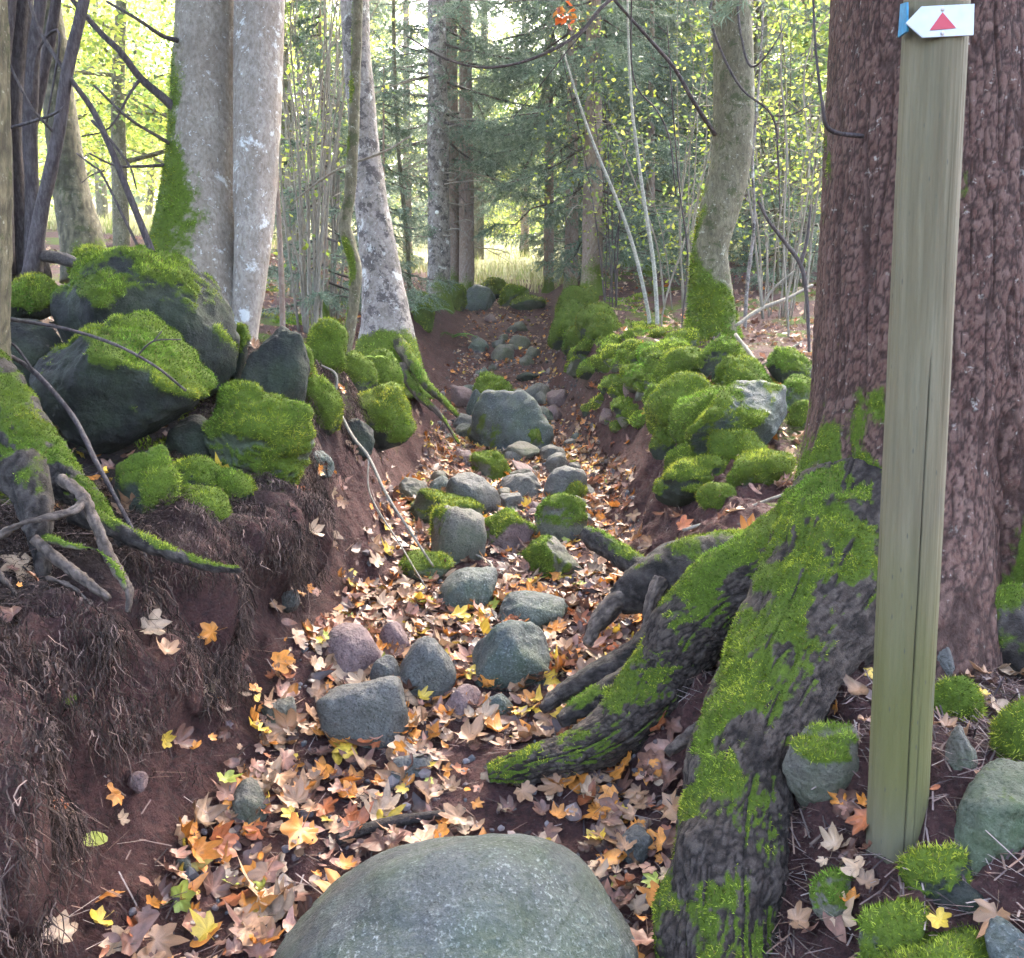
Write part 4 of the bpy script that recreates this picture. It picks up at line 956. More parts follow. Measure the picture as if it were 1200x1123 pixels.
for px, Y, src, s, rz, lab in [(90, 18, b2, 1.0, 1, 'tall green tree at the upper left behind the leaning trunk'), (230, 19, b1, 1.1, 2, 'yellow green tree seen between the two stemmed tree and the meadow'),
        (345, 15, b2, .95, 3, 'leafy tree above the pale thicket'), (400, 24, b1, 1.3, 4, None), (560, 26, b2, 1.25, 5, 'tall leafy tree above the far spruce group'),
        (620, 44, b3, 1.6, 1, None), (560, 46, b3, 1.5, 2, None), (655, 48, b3, 1.8, 3, None), (760, 17, b1, 1.0, 1, 'leafy tree above the white birch stems'),
        (690, 23, b2, 1.1, 3, None), (820, 24, b1, 1.2, 5, None), (940, 16, b1, 1.0, 4, 'leafy tree behind the left edge of the big spruce'), (965, 22, b2, 1.0, 2, None),
        (20, 26, b1, 1.3, 3, None), (130, 32, b2, 1.3, 1, None), (180, 38, b3, 2.2, 2, None), (60, 36, b3, 2.4, 4, None), (270, 36, b3, 2.2, 5, None), (-60, 20, b2, 1.1, 1, None), (1050, 18, b2, 1.1, 1, None), (1180, 15, b1, 1.1, 2, None)]:
    x, y, z = ground_at(px, Y)
    dup(src, (x, y, z - .05), rz, s, lab or 'distant yellow green tree at the bright edge of the wood', None if lab else BG)
# near crowns high above the picture, unseen, added to shade the foreground
def crown_over(root, centre, R, n, size, cols, seed, flat=.5):
    r = np.random.default_rng(seed); k = 60
    pts = np.array(centre) + unit(r.normal(0, 1, (k, 3))) * (R * r.random((k, 1)) ** .4) * [1, 1, .5]
    V, F, C = leafcloud(pts, n, R * .14, size, cols, seed)
    child('crown', V, F, MT['foliage'], root, col=C, smooth=False)
crown_over(beech, (-1.6, 4.6, 6.6), 3.4, 12000, .085, YG + GR, 1)
crown_over(mtree, (1.8, 7.2, 7.2), 3.0, 9000, .08, YG, 2)
crown_over(pale, (-1.4, 7.5, 7.8), 2.6, 5000, .08, YG, 3)
crown_over(edge, (-1.9, 2.0, 5.6), 2.8, 8000, .085, GR, 4)
w_, n_ = conifer_geo(77, 10.0, 3.0, 3.0, 46)
V, F, _, _ = w_.get(); n_.add(V, F, np.array([.07, .055, .05]))
V, F, C, _ = n_.get(); child('foliage', V + [SPX[0], SPX[1], 0], F, MT['needle'], spruce, col=C, smooth=False)
# autumn coloured sprig on the arching branch
V, F, C = leafcloud([P(664, 18, 6.4), P(668, 24, 6.4), P(660, 14, 6.4)], 26, .035, .035, [(.5, .12, .03), (.55, .25, .05)], 9)
child('autumn_leaves', V, F, MT['leaf'], mtree, col=C, smooth=False)

# far wood on the hill
r = np.random.default_rng(5)
pts = []
for k in range(640):
    y = r.uniform(62, 100); x = r.uniform(-1.0, 1.0) * y * .95
    pts.append([x, y, float(zt(x, y, False)) + r.uniform(.5, 24) * r.random() ** .6])
V, F, C = leafcloud(np.array(pts), 80000, 1.7, .42, [(.30, .37, .11), (.17, .24, .10), (.42, .45, .13), (.11, .17, .09), (.48, .46, .16)], 8)
o = link('far_wood', make_mesh('far_wood', V, F, MT['foliage'], col=C, smooth=False)); tag(o, 'hazy green and yellow wood on the hill beyond the meadow', None, None, 'stuff')
# meadow grass on the crest
n = 14000
x = r.uniform(-1, 1, n); y = 15.5 + 26 * r.random(n) ** 1.5; x = x * y * .62
z = zt(x, y, False); p = np.stack([x, y, z], -1); hgt = r.uniform(.12, .38, n) * (1 + .3 * noise(p, .6, 1))
d = r.normal(0, .28, (n, 3)); d[:, 2] = 1; a = r.uniform(0, 6.28, n); w = np.stack([np.cos(a), np.sin(a), 0 * a], -1) * .014
V = np.stack([p - w, p + w, p + d * hgt[:, None]], 1).reshape(-1, 3)
C = np.array([(.36, .34, .15), (.22, .27, .07), (.45, .42, .24), (.28, .25, .12)])[r.integers(0, 4, n)].repeat(3, 0)
o = link('meadow_grass', make_mesh('meadow_grass', V, np.arange(3 * n).reshape(-1, 3), MT['fern'], col=C, smooth=False)); tag(o, 'pale dry grass of the sunlit meadow behind the wood', None, None, 'stuff')

# --- ferns
def fern(px, py, Y, size, n, label, seed, col=((.10, .20, .04), (.18, .30, .06))):
    r = np.random.default_rng(seed); q = P(px, py, Y) if Y else hit(px, py)
    e = empty('fern', q, label, 'fern')
    for k in range(n):
        a = 6.28 * k / n + r.normal(0, .3); L = size * r.uniform(.7, 1.15); d = np.array([math.cos(a), math.sin(a), 0]); s = np.array([-d[1], d[0], 0])
        u = np.linspace(0, 1, 20); pts = q + d * (L * u)[:, None] + np.array([0, 0, 1]) * (L * (.75 * u - .8 * u ** 2))[:, None]
        bag = Bag(); bag.add(*tube(pts, np.linspace(.004, .001, 20), 4, 20), C=np.array(col[0]))
        for i in range(2, 20):
            w = L * .24 * math.sin(math.pi * min(1, u[i] * .9 + .12)) ** .8
            for sg in (-1, 1):
                b = pts[i]; t = b + s * sg * w + d * w * .35 - np.array([0, 0, .2 * w]); h = d * L * .022
                bag.add(np.array([b - h, b + h, t]), np.array([[0, 1, 2]]), np.array(col[0]) + (np.array(col[1]) - np.array(col[0])) * r.random())
        V, F, C, _ = bag.get(); child('frond', V, F, MT['fern'], e, col=C, smooth=False)
fern(530, 396, None, .32, 9, 'bright green fern on the left edge of the upper path', 1, ((.10, .24, .04), (.22, .42, .08)))
fern(506, 366, 11.2, .36, 8, 'pale grey green fern beside the far spruce foot', 2, ((.12, .20, .10), (.24, .34, .18)))
fern(488, 352, 11.6, .4, 8, 'pale fern at the left of the far spruce foot behind the other fern', 3, ((.12, .18, .08), (.26, .34, .16)))
fern(440, 420, 5.85, .10, 7, 'tiny yellow green fern on the steep mossy boulder', 4, ((.25, .36, .05), (.40, .52, .09)))

# ------------------------------------------------------------------ the way post
pA, pB = P(1094.5, 60, 1.66), P(1049, 1000, 1.66); pc = pA + (pB - pA) * .3; pr = .0562
post = empty('way_post', (pB[0], 1.66, -.93), 'grey green round timber post with a white arrow sign near its top', 'post')
seg = 264; zz = np.concatenate([np.linspace(-1.15, .86, 170), [.872, .878]]); th = np.linspace(0, 2 * math.pi, seg, endpoint=False)
TH, ZZ = np.meshgrid(th, zz)
cxs = pA[0] + (ZZ - pA[2]) / (pB[2] - pA[2]) * (pB[0] - pA[0])
def angd(c): return np.angle(np.exp(1j * (TH - c)))
flat = np.minimum(1.0, .965 / np.maximum(np.cos(angd(math.radians(222))), .2))           # planed strip on the left front
rr = pr * np.minimum(1.0, flat)
wv = .012 * np.sin(ZZ * 5) + .02 * noise(np.stack([ZZ, ZZ * 0, ZZ * 0], -1), 3, 2)
crack = lambda deg, z0, z1, w, d: d * np.exp(-(angd(math.radians(deg) + wv + .05 * (ZZ - z0)) / w) ** 2) * sstep(z0, z0 + .12, ZZ) * sstep(z1, z1 - .12, ZZ)
cr_ = crack(261, -1.1, .12, .018, .008) + crack(279, -.95, -.55, .018, .004) + crack(253, .05, .3, .012, .002) + crack(284, .1, .5, .012, .002) + crack(274, -.62, -.5, .05, .008)
rr = rr - cr_
rr = rr + .0012 * fbm(np.stack([np.cos(TH) * 3, np.sin(TH) * 3, ZZ * 2], -1), 3, 3, 2) + .0004 * noise(np.stack([np.cos(TH) * 30, np.sin(TH) * 30, ZZ * 5], -1), 1, 3)
rr[-2] *= .97; rr[-1] *= .9
V = np.stack([cxs + rr * np.cos(TH), 1.66 + rr * np.sin(TH), ZZ], -1).reshape(-1, 3)
i = np.arange(len(zz) - 1)[:, None] * seg; j = np.arange(seg)[None]
F = np.stack([i + j, i + (j + 1) % seg, i + seg + (j + 1) % seg, i + seg + j], -1).reshape(-1, 4)
V = np.vstack([V, [[cxs[-1, 0], 1.66, .878]]]); b0 = (len(zz) - 1) * seg; jj = np.arange(seg)
F2 = np.stack([np.full(seg, len(V) - 1), b0 + jj, b0 + (jj + 1) % seg], -1)
t = NT('weathered_post_wood')
v = t.map((1, 1, .05)); v2 = t.map((1, 1, .16))
c = t.ramp(t.noise(34, 6, .7, v), [(.3, (.085, .064, .034)), (.5, (.120, .095, .055)), (.72, (.165, .134, .085))])
c = t.mix(t.ramp(t.noise(110, 4, .7, v), [(.52, 0.), (.75, .55)]), c, (.085, .078, .05))
sepz = t.n('SeparateXYZ'); t.l(t.tc.outputs['Object'], sepz.inputs[0])
alg = t.math('SUBTRACT', t.math('ADD', t.noise(5, 4, .6, v2), .18), t.math('ABSOLUTE', t.math('SUBTRACT', sepz.outputs['Z'], .30)))
c = t.mix(t.math('MULTIPLY', t.ramp(alg, [(.22, 0.), (.62, 1.)]), .7), c, (.085, .082, .018))
foot = t.ramp(t.math('ADD', sepz.outputs['Z'], t.math('MULTIPLY', t.noise(8, 4), .12)), [(.02, 1.), (.22, 0.)])
c = t.mix(t.math('MULTIPLY', foot, .6), c, (.085, .075, .07))
kn = t.vor(7.5, t.map((1, 1, .42)))
c = t.mix(t.ramp(kn, [(.07, .8), (.15, 0.)]), c, (.085, .075, .05))
c = t.mix(t.ramp(t.vor(70, t.map((1, 1, .25))), [(.06, .9), (.12, 0.)]), c, (.06, .055, .04))
c = t.mix(t.math('MULTIPLY', t.attr('pit'), .7), c, (.04, .034, .022))
pm = t.done(c, .8, t.bump(t.math('ADD', t.noise(60, 5, .7, v), t.math('MULTIPLY', kn, .3)), .35, .004), .3)
child('post', V, [F, F2], pm, post, attr={'pit': np.append(np.clip(cr_.ravel() / .006, 0, 1), 0)})
def plate(pts, Y, thick, dy=0.0):
    """flat board: photo outline set on a vertical plane at depth Y"""
    A = np.array([P(a, b, Y) for a, b in pts]); B = A + np.array([0, thick, 0]); n = len(A)
    return np.vstack([A, B]), [np.array([list(range(n))]), np.array([list(range(n, 2 * n))[::-1]]), np.array([[k, n + k, n + (k + 1) % n, (k + 1) % n] for k in range(n)])]
YS = 1.66 - pr - .004
wm = flat_mat('white_painted_board', (.44, .45, .47), .45, .5, .14, 22)
V, F = plate([(1061.5, 27), (1080, 7.6), (1142, 4.6), (1141, 41), (1081, 44.2)], YS, .003)
sign = child('arrow_sign', V, F, wm, post, smooth=False)
def sub(name, V, F, mat, par, **kw):
    return link(name, make_mesh(name, np.asarray(V) - np.array(post.location), F, mat, **kw), par)
V, F = plate([(1104.6, 14.4), (1089.5, 35.6), (1120.6, 33)], YS - .0012, .0008)
sub('triangle', V, F, flat_mat('red_paint', (.38, .012, .03), .45, .5, .08, 30), sign, smooth=False)
D, FI = ico(3)
for a, b in ((1104.8, 10.8), (1104.6, 39)):
    sub('screw', D * [.0038, .002, .0038] + P(a, b, YS - .001), FI, flat_mat('screw_metal', (.42, .36, .35), .4, .6), sign)
A = np.array([P(1062.5, 2.5, 1.612), P(1055, 5, 1.648), P(1052, 44, 1.655), P(1062.5, 37, 1.612)]); A2 = A + np.array([.004, .001, 0])
child('blue_marker', np.vstack([A, A2]), [np.array([[0, 1, 2, 3], [7, 6, 5, 4]]), np.array([[k, (k + 1) % 4, 4 + (k + 1) % 4, 4 + k] for k in range(4)])],
      flat_mat('blue_paint', (.02, .17, .30), .5, .4, .3, 90), post, 'chipped blue marker plate on the left side of the post', smooth=False)

# ------------------------------------------------------------------ sticks
def stick(label, pts, mat='dkbark', forks=(), name='stick', on=0.006, moss=None):
    if pts[0][2] is None:
        q = [np.append(hit(a, b), w) for a, b, _, w in pts]
        C_ = np.array([k[:3] for k in q]) + [0, 0, on]; r_ = np.array([M(a, b, k[1], w) / 2 for (a, b, _, w), k in zip(pts, q)])
    else: C_, r_ = pathpx(pts)
    V, F = tube(C_, r_, 10, len(pts) * 7, soft_disp(.14, 9, 3, .03)); bag = Bag(); bag.add(V, F)
    for f in forks: C2, r2 = pathpx(f); bag.add(*tube(C2, r2, 7, len(f) * 5))
    V, F, _, _ = bag.get(); o = C_[len(C_) // 2]
    at = np.zeros(len(V)) if moss is None else sstep(.1, .5, fbm(V, 9, 2, 1) + moss)
    b = link(name, make_mesh(name, V - o, F, MT[mat], attr={'moss': at}), None, o); tag(b, label, 'stick')
stick('long dark stick slanting down across the overhanging boulder on the left', [(2, 412, 3.0, 5), (40, 436, 2.95, 6), (84, 486, 2.85, 6), (112, 540, 2.7, 6), (140, 592, 2.6, 5), (165, 640, 2.5, 4), (178, 672, 2.46, 3)], 'dkbark', [[(40, 436, 2.95, 3), (20, 408, 2.95, 3), (6, 398, 2.95, 2)]])
stick('thin forked twig lying over the moss of the overhanging boulder', [(8, 374, 3.05, 5), (70, 384, 2.98, 4), (130, 402, 2.95, 4), (180, 428, 2.95, 3), (218, 458, 3.0, 3)], 'dkbark', [[(160, 418, 2.95, 2.4), (180, 400, 2.9, 2), (212, 398, 2.9, 1.6)], [(180, 400, 2.9, 2), (190, 388, 2.9, 1.4)]])
stick('pale crooked twig hanging from the mossy boulders down the left bank', [(376, 440, 4.6, 4), (392, 470, 4.5, 4), (412, 510, 4.35, 4), (432, 536, 4.2, 4), (452, 578, 4.0, 3.5), (480, 622, 3.9, 3), (508, 664, 3.85, 2.5)], 'thin', [[(392, 470, 4.5, 3), (394, 440, 4.5, 3), (376, 428, 4.5, 2.5)], [(432, 536, 4.2, 2.4), (434, 580, 4.0, 2), (470, 640, 3.7, 2), (500, 690, 3.5, 1.6)]])
stick('dark curved stick lying behind the top of the foreground boulder', [(396, 992, None, 12), (430, 978, None, 13), (470, 968, None, 13), (510, 962, None, 10), (546, 956, None, 7)], 'root', (), on=.016)
stick('grey stick lying between the mossy boulder and the grey green boulder right of the post', [(1106, 836, 2.1, 10), (1132, 856, 2.05, 13), (1160, 884, 2.0, 12), (1196, 922, 1.95, 11), (1230, 950, 1.92, 9)], 'palroot', [[(1132, 856, 2.05, 5), (1120, 838, 2.05, 4), (1104, 812, 2.06, 3)]])
stick('long pale stick on the ground left of the spruce roots', [(800, 622, 3.6, 4), (850, 606, 3.6, 5), (890, 590, 3.6, 4), (922, 578, 3.6, 3)], 'thin', [[(850, 606, 3.6, 3), (880, 610, 3.55, 2), (912, 600, 3.5, 2)]])
stick('brown stick on the litter beside the dark spruce root', [(790, 640, 3.5, 5), (840, 622, 3.45, 6), (880, 612, 3.4, 5), (910, 600, 3.4, 3)], 'palroot')
stick('bundle of bare dead twigs behind the grey triangular boulder', [(862, 392, 6.0, 4), (890, 430, 5.6, 5), (915, 470, 5.2, 5), (938, 510, 4.9, 4)], 'thin', [[(890, 430, 5.6, 3), (912, 418, 5.5, 3), (940, 400, 5.5, 2)], [(900, 445, 5.5, 3), (920, 460, 5.4, 3), (944, 476, 5.3, 2)], [(915, 470, 5.2, 3), (926, 500, 5.0, 3), (930, 526, 4.8, 2)]])
stick('fallen pale branch on the right bank in front of the bare shrub', [(862, 382, 6.9, 4), (892, 362, 7, 5), (922, 350, 7.1, 4), (952, 334, 7.2, 3)], 'thin', [[(892, 362, 7, 3), (905, 340, 7, 3), (930, 318, 7, 2)]])
stick('dark rotten plank like log behind the largest mossy boulder', [(52, 300, 4.3, 14), (75, 304, 4.25, 15), (98, 312, 4.2, 10)], 'root')
stick('thin twig leaning on the stones of the path', [(560, 690, None, 3), (575, 668, None, 3), (520, 640, None, 3)], 'thin', on=.03)

# --- root hairs, twig litter, gravel on the banks
def hairs(n, ln, wd, seed):
    r = np.random.default_rng(seed); bag = Bag()
    N = n * 2; y = 1.2 + 4.2 * r.random(N) ** 1.15; tt = r.random(N) ** .75
    xl, wl, hl, xr, wr, hr = edges(y); x = xl - wl * (.14 + 1.35 * tt)
    g = np.stack([x + lip(x, y), y, zt(x, y)], -1); keep = noise(g, 8, 77) * 1.3 + r.normal(0, .15, N) + .5 * sstep(.2, .5, tt) - .9 * (tt < .2) - .12 * sstep(2.3, 1.7, y) * sstep(.6, .3, tt) > .08
    g = g[keep][:n]; tt = tt[keep][:n]; clump = noise(g, 5, 4)
    for k in range(len(g)):
        q = g[k]; hang = tt[k] < .55; m = 6
        L = ln * r.uniform(.3, 1.4) * (1 + .7 * clump[k]) * (1.25 if hang else .8)
        d = np.array([r.normal(.12, .28), r.normal(-.12, .28), -1.0]) if hang else np.array([r.normal(.3, .8), r.normal(-.2, .8), r.normal(.05, .25)])
        st = unit(unit(d) + r.normal(0, .55, (m, 3))) * (L / m)
        pts = q + np.vstack([[0, 0, 0], np.cumsum(st, 0)]) + np.array([.022, -.016, .008]) * r.uniform(.5, 1.5)
        w = wd * r.uniform(.4, 1.5) * (2.6 if r.random() < .03 else 1); c = np.array([.085, .055, .045]) * r.choice([.3, .6, 1.0, 1.6, 2.8], p=[.3, .3, .22, .13, .05])
        s = unit(np.cross(d, r.normal(0, 1, 3))) * w
        taper = np.linspace(1, .3, m + 1)[:, None]
        V = np.vstack([pts - s * taper, pts + s * taper]); I = np.arange(m)
        bag.add(V, np.stack([I, I + 1, I + m + 2, I + m + 1], -1), c)
    return bag
HB = hairs(58000, .08, .0013, 3)
V, F, C, _ = HB.get()
o = link('root_hairs', make_mesh('root_hairs', V, F, MT['hair'], col=C, smooth=False)); tag(o, 'fringe of fine dead rootlets hanging from the left bank', None, None, 'stuff')
r = np.random.default_rng(12)
n = 17000
yy = 1.25 + 8 * r.random(n) ** 1.8; xx = r.uniform(-2.2, 2.0, n); yy[:7000] = r.uniform(1.3, 3.0, 7000); xx[:7000] = r.uniform(.5, 1.9, 7000)
zz_ = zt(xx, yy); g = np.stack([xx, yy, zz_], -1)
a = r.uniform(0, 6.28, n); L = r.uniform(.008, .05, n); d = np.stack([np.cos(a), np.sin(a), r.normal(0, .35, n)], -1) * L[:, None]
w = np.stack([-np.sin(a), np.cos(a), 0 * a], -1) * r.uniform(.0007, .0022, n)[:, None]; up = np.array([0, 0, .006])
V = np.stack([g + up - d - w, g + up - d + w, g + up + d + w + [0, 0, .004], g + up + d - w + [0, 0, .004]], 1).reshape(-1, 4 * 3).reshape(-1, 3)
C = np.array([(.10, .07, .06), (.16, .11, .10), (.25, .19, .17), (.05, .035, .035), (.20, .12, .09)])[r.integers(0, 5, n)].repeat(4, 0)
o = link('twig_litter', make_mesh('twig_litter', V, np.arange(4 * n).reshape(-1, 4), MT['hair'], col=C, smooth=False)); tag(o, 'fine twigs, needles and leaf crumbs strewn over the soil', None, None, 'stuff')
bag = Bag(); D1, F1 = ico(1); n = 2600
yy = 1.4 + 10 * r.random(n) ** 1.5; xl, wl, hl, xr, wr, hr = edges(yy); xx = xl - .15 * wl + (xr - xl + .4 * wl) * r.random(n)
zz_ = zt(xx, yy); S = r.uniform(.003, .010, n) * (1 + (r.random(n) < .06) * 1.2) * (1 + yy * .08)
for k in range(n):
    s = S[k] * r.uniform(.7, 1.3, 3)
    bag.add(D1 * s * (1 + r.normal(0, .2, (len(D1), 1))) + [xx[k], yy[k], zz_[k] + s[2] * .3], F1, np.array([(.12, .085, .08), (.17, .14, .14), (.09, .085, .09), (.22, .17, .16)][k % 4]) * r.uniform(.7, 1.2))
V, F, C, _ = bag.get()
o = link('gravel', make_mesh('gravel', V, F, MT['hair'], col=C, smooth=False)); tag(o, 'small pebbles and soil crumbs in the bed of the path', None, None, 'stuff')

# moss carpet on the tops of both banks
gx, gy = np.meshgrid(np.linspace(-3.4, 3.4, 300), np.concatenate([np.linspace(2.6, 9, 330), np.linspace(9.05, 13, 90)]))
gp = np.stack([gx, gy, zt(gx, gy)], -1).reshape(-1, 3); wdt = 300
xl, wl, hl, xr, wr, hr = edges(gp[:, 1]); dl, dr = (xl - gp[:, 0]) / wl, (gp[:, 0] - xr) / wr
mk = np.maximum(sstep(.95, 1.4, dl) * sstep(3.4, 2.4, dl) * (gp[:, 1] > 3.4), sstep(.6, 1.1, dr) * sstep(2.6, 1.6, dr) * (gp[:, 1] > 4.2)) * sstep(-.1, .3, fbm(gp, 2.3, 4, 61))
ii = (np.arange(gx.shape[0] - 1)[:, None] * wdt + np.arange(wdt - 1)[None]).ravel()
t_ = tufts(gp, np.stack([ii, ii + 1, ii + wdt + 1, ii + wdt], -1), mk, 12000, .020, .0034, 5, 1.25)
o = link('moss_carpet', make_mesh('moss_carpet', t_[0], t_[1], MT['moss'], col=t_[2], smooth=False)); tag(o, 'thin patchy moss on the soil of both banks between the stones', None, None, 'stuff')

# ------------------------------------------------------------------ fallen leaves
PAL = {'tan': (.31, .165, .09), 'pale': (.40, .26, .165), 'pink': (.30, .145, .10), 'brown': (.13, .06, .042), 'orange': (.54, .20, .035), 'yellow': (.58, .38, .05), 'dark': (.07, .04, .038), 'lime': (.36, .38, .07), 'rust': (.32, .09, .03)}
_half = [(-90, .12), (-62, .42), (-42, .42), (-24, .60), (-8, .63), (2, .53), (12, .58), (26, .77), (41, .92), (50, .79), (59, .60), (67, .63), (77, .79), (90, 1.0)]
_out = _half + [(180 - a, q) for a, q in _half[-2:0:-1]]
_ov = [(90 + a, q) for a, q in [(0, 1.0), (14, .72), (34, .50), (60, .42), (95, .40), (130, .46), (160, .56), (180, .62), (200, .56), (230, .46), (265, .40), (300, .42), (326, .50), (346, .72)]]
def leaf_geo(seed, _out=_out):
    r = np.random.default_rng(seed)
    o = np.array([[math.cos(math.radians(a)) * q, math.sin(math.radians(a)) * q] for a, q in _out]) * (1 + r.normal(0, .06, (len(_out), 1)))
    o[:, 0] *= r.uniform(.85, 1.05); n = len(o)
    mid = o * .5; xy = np.vstack([[[0, 0]], mid, o])
    rr = np.linalg.norm(xy, axis=1); an = np.arctan2(xy[:, 1], xy[:, 0])
    z = r.uniform(-.25, .75) * rr ** 2 + r.uniform(.08, .34) * np.sin(an * r.integers(2, 4) + r.uniform(0, 6)) * rr ** 1.6 + r.uniform(-.35, .35) * xy[:, 0] ** 2 - .05 * np.exp(-(xy[:, 0] / .06) ** 2) + r.normal(0, .045, len(xy))
    V = np.column_stack([xy, z])
    j = np.arange(n); k = (j + 1) % n
    F = [np.stack([0 * j, 1 + j, 1 + k], -1), np.stack([1 + j, 1 + n + j, 1 + n + k, 1 + k], -1)]
    p = np.array([[0, -.1, 0], [.03, -.45, .05], [.08, -.85, .16 + .1 * r.random()]])
    SV, SF = tube(p, [.016, .012, .012], 4, 6)
    return V, F, SV, SF
LEAVES = [leaf_geo(s) for s in range(10)] + [leaf_geo(s, _ov) for s in range(20, 24)]
def tnormal(x, y, e=.04):
    gx = (zt(x + e, y, False) - zt(x - e, y, False)) / (2 * e); gy = (zt(x, y + e, False) - zt(x, y - e, False)) / (2 * e)
    return unit(np.stack([-gx, -gy, np.ones_like(gx)], -1))
def basis(nrm, a):
    t = unit(np.cross(nrm, [math.cos(a), math.sin(a), .1])); return np.column_stack([t, np.cross(nrm, t), nrm])
COLS = list(PAL)
def col_of(r, wts): return COLS[r.choice(len(COLS), p=wts)]
W0 = np.array([.22, .10, .15, .22, .19, .055, .08, .012, .08]); W0 = W0 / W0.sum()
def sample_floor(n, y0, y1, pw, seed):
    r = np.random.default_rng(seed); N = n * 4
    y = y0 + (y1 - y0) * r.random(N) ** pw; xl, wl, hl, xr, wr, hr = edges(y)
    x = xl - .10 + (xr - xl + .22) * r.random(N)
    x = np.where(r.random(N) < .10, xl - wl * 1.2 + (xr + wr * 1.6 + .3 - xl + wl * 1.2) * r.random(N), x)
    p = np.stack([x, y, 0 * x], -1)
    ok = r.random(N) < np.where(y < 7, 1.0, .65) * (.72 + .55 * noise(p, 2.2, 50))
    return p[ok][:n, :2]
def lay(bag, xy, size, seed, wts=W0, lift=.012, tilt=.42):
    r = np.random.default_rng(seed); Z = zt(xy[:, 0], xy[:, 1]); N = tnormal(xy[:, 0], xy[:, 1])
    for k in range(len(xy)):
        V, F, SV, SF = LEAVES[r.integers(14)]
        nn = unit(N[k] + r.normal(0, tilt, 3)); s = size * r.uniform(.45, 1.15) * (1 if r.random() < .65 else .55)
        c = np.array(PAL[col_of(r, wts)]) * r.uniform(.65, 1.25)
        vv = V.copy(); vv[:, 2] *= r.uniform(.2, 1.5)
        B = basis(nn, r.uniform(0, 6.28)); o = np.array([xy[k, 0], xy[k, 1], Z[k] + lift * r.uniform(.3, 2.4)])
        cc = c * (1 + r.normal(0, .12, (len(V), 1))); cc[1 + (len(V) - 1) // 2:] *= r.uniform(.45, 1.1); cc[0] *= 1.25; cc = np.clip(cc, .01, .8)
        bag.add((vv * s) @ B.T + o, F, cc)
bag = Bag()
lay(bag, sample_floor(5800, 1.3, 7.5, 1.1, 1), .058, 1, tilt=.22)
lay(bag, sample_floor(2000, 6.5, 15, 1.1, 2), .042, 2, tilt=.5)
_q = np.random.default_rng(31); _y = 3.8 + 11 * _q.random(9000) ** 1.2; _x = _q.uniform(-.62, .5, 9000) * _y
_e = edges(_y); _k = ((_x < _e[0] - _e[1] * .9) | (_x > _e[3] + _e[4] * .8)) & (noise(np.stack([_x, _y, 0 * _x], -1), 1.6, 9) > -.35)
lay(bag, np.stack([_x, _y], -1)[_k][:4200], .05, 7, np.array([.3, .3, .2, .12, .02, .0, .03, .0, .03]), tilt=.5)
_q = np.random.default_rng(41); lay(bag, np.stack([_q.uniform(.55, 1.9, 150), _q.uniform(1.35, 3.0, 150)], -1), .05, 8, tilt=.35)
lay(bag, np.stack([_q.uniform(-1.9, -.75, 200), _q.uniform(1.5, 4.4, 200)], -1), .042, 9, lift=.03, tilt=.5)
for c_, a_, b_, h_ in REG:                 # drifts packed round the feet of the stones
    if 1.5 < c_[1] < 7.6 and -.85 < c_[0] < .75 and a_ > .05:
        m_ = int(8 + 40 * a_); g_ = _q.uniform(0, 6.28, m_); k_ = _q.uniform(.86, 1.2, m_)
        lay(bag, np.stack([c_[0] + np.cos(g_) * a_ * k_, c_[1] + np.sin(g_) * b_ * k_], -1), .045, int(a_ * 1e4), lift=.02, tilt=.5)
V, F, C, _ = bag.get()
o = link('leaf_litter', make_mesh('leaf_litter', V, F, MT['leaf'], col=C)); tag(o, 'thick litter of fallen maple leaves covering the floor of the gully', None, None, 'stuff')
# countable leaves: the ones that stand out, then the largest of the litter
LM = {}
def leaf_mesh(v, colname):
    if (v, colname) not in LM:
        V, F, SV, SF = LEAVES[v]; b = Bag(); r = np.random.default_rng(v)
        c = np.array(PAL[colname]); rr = np.linalg.norm(V[:, :2], axis=1)[:, None]
        cc = c * (1 + r.normal(0, .14, (len(V), 1))); cc[1 + len(_out):] *= r.uniform(.55, 1.0); cc[0] *= 1.2
        b.add(V, F, np.clip(cc, .01, .85)); b.add(SV, SF, c * .6)
        V, F, C, _ = b.get(); LM[(v, colname)] = make_mesh('fallen_leaf', V, F, MT['leaf'], col=C)
    return LM[(v, colname)]
from mathutils import Matrix
def leaf(q, nrm, size, colname, label, seed, group=None):
    r = np.random.default_rng(seed); v = int(r.integers(10))
    o = link('fallen_leaf', leaf_mesh(v, colname)); B = basis(unit(nrm), r.uniform(0, 6.28))
    m = Matrix([[*(B[i] * size), q[i]] for i in range(3)] + [[0, 0, 0, 1]]); o.matrix_world = m
    tag(o, label, 'leaf', group)
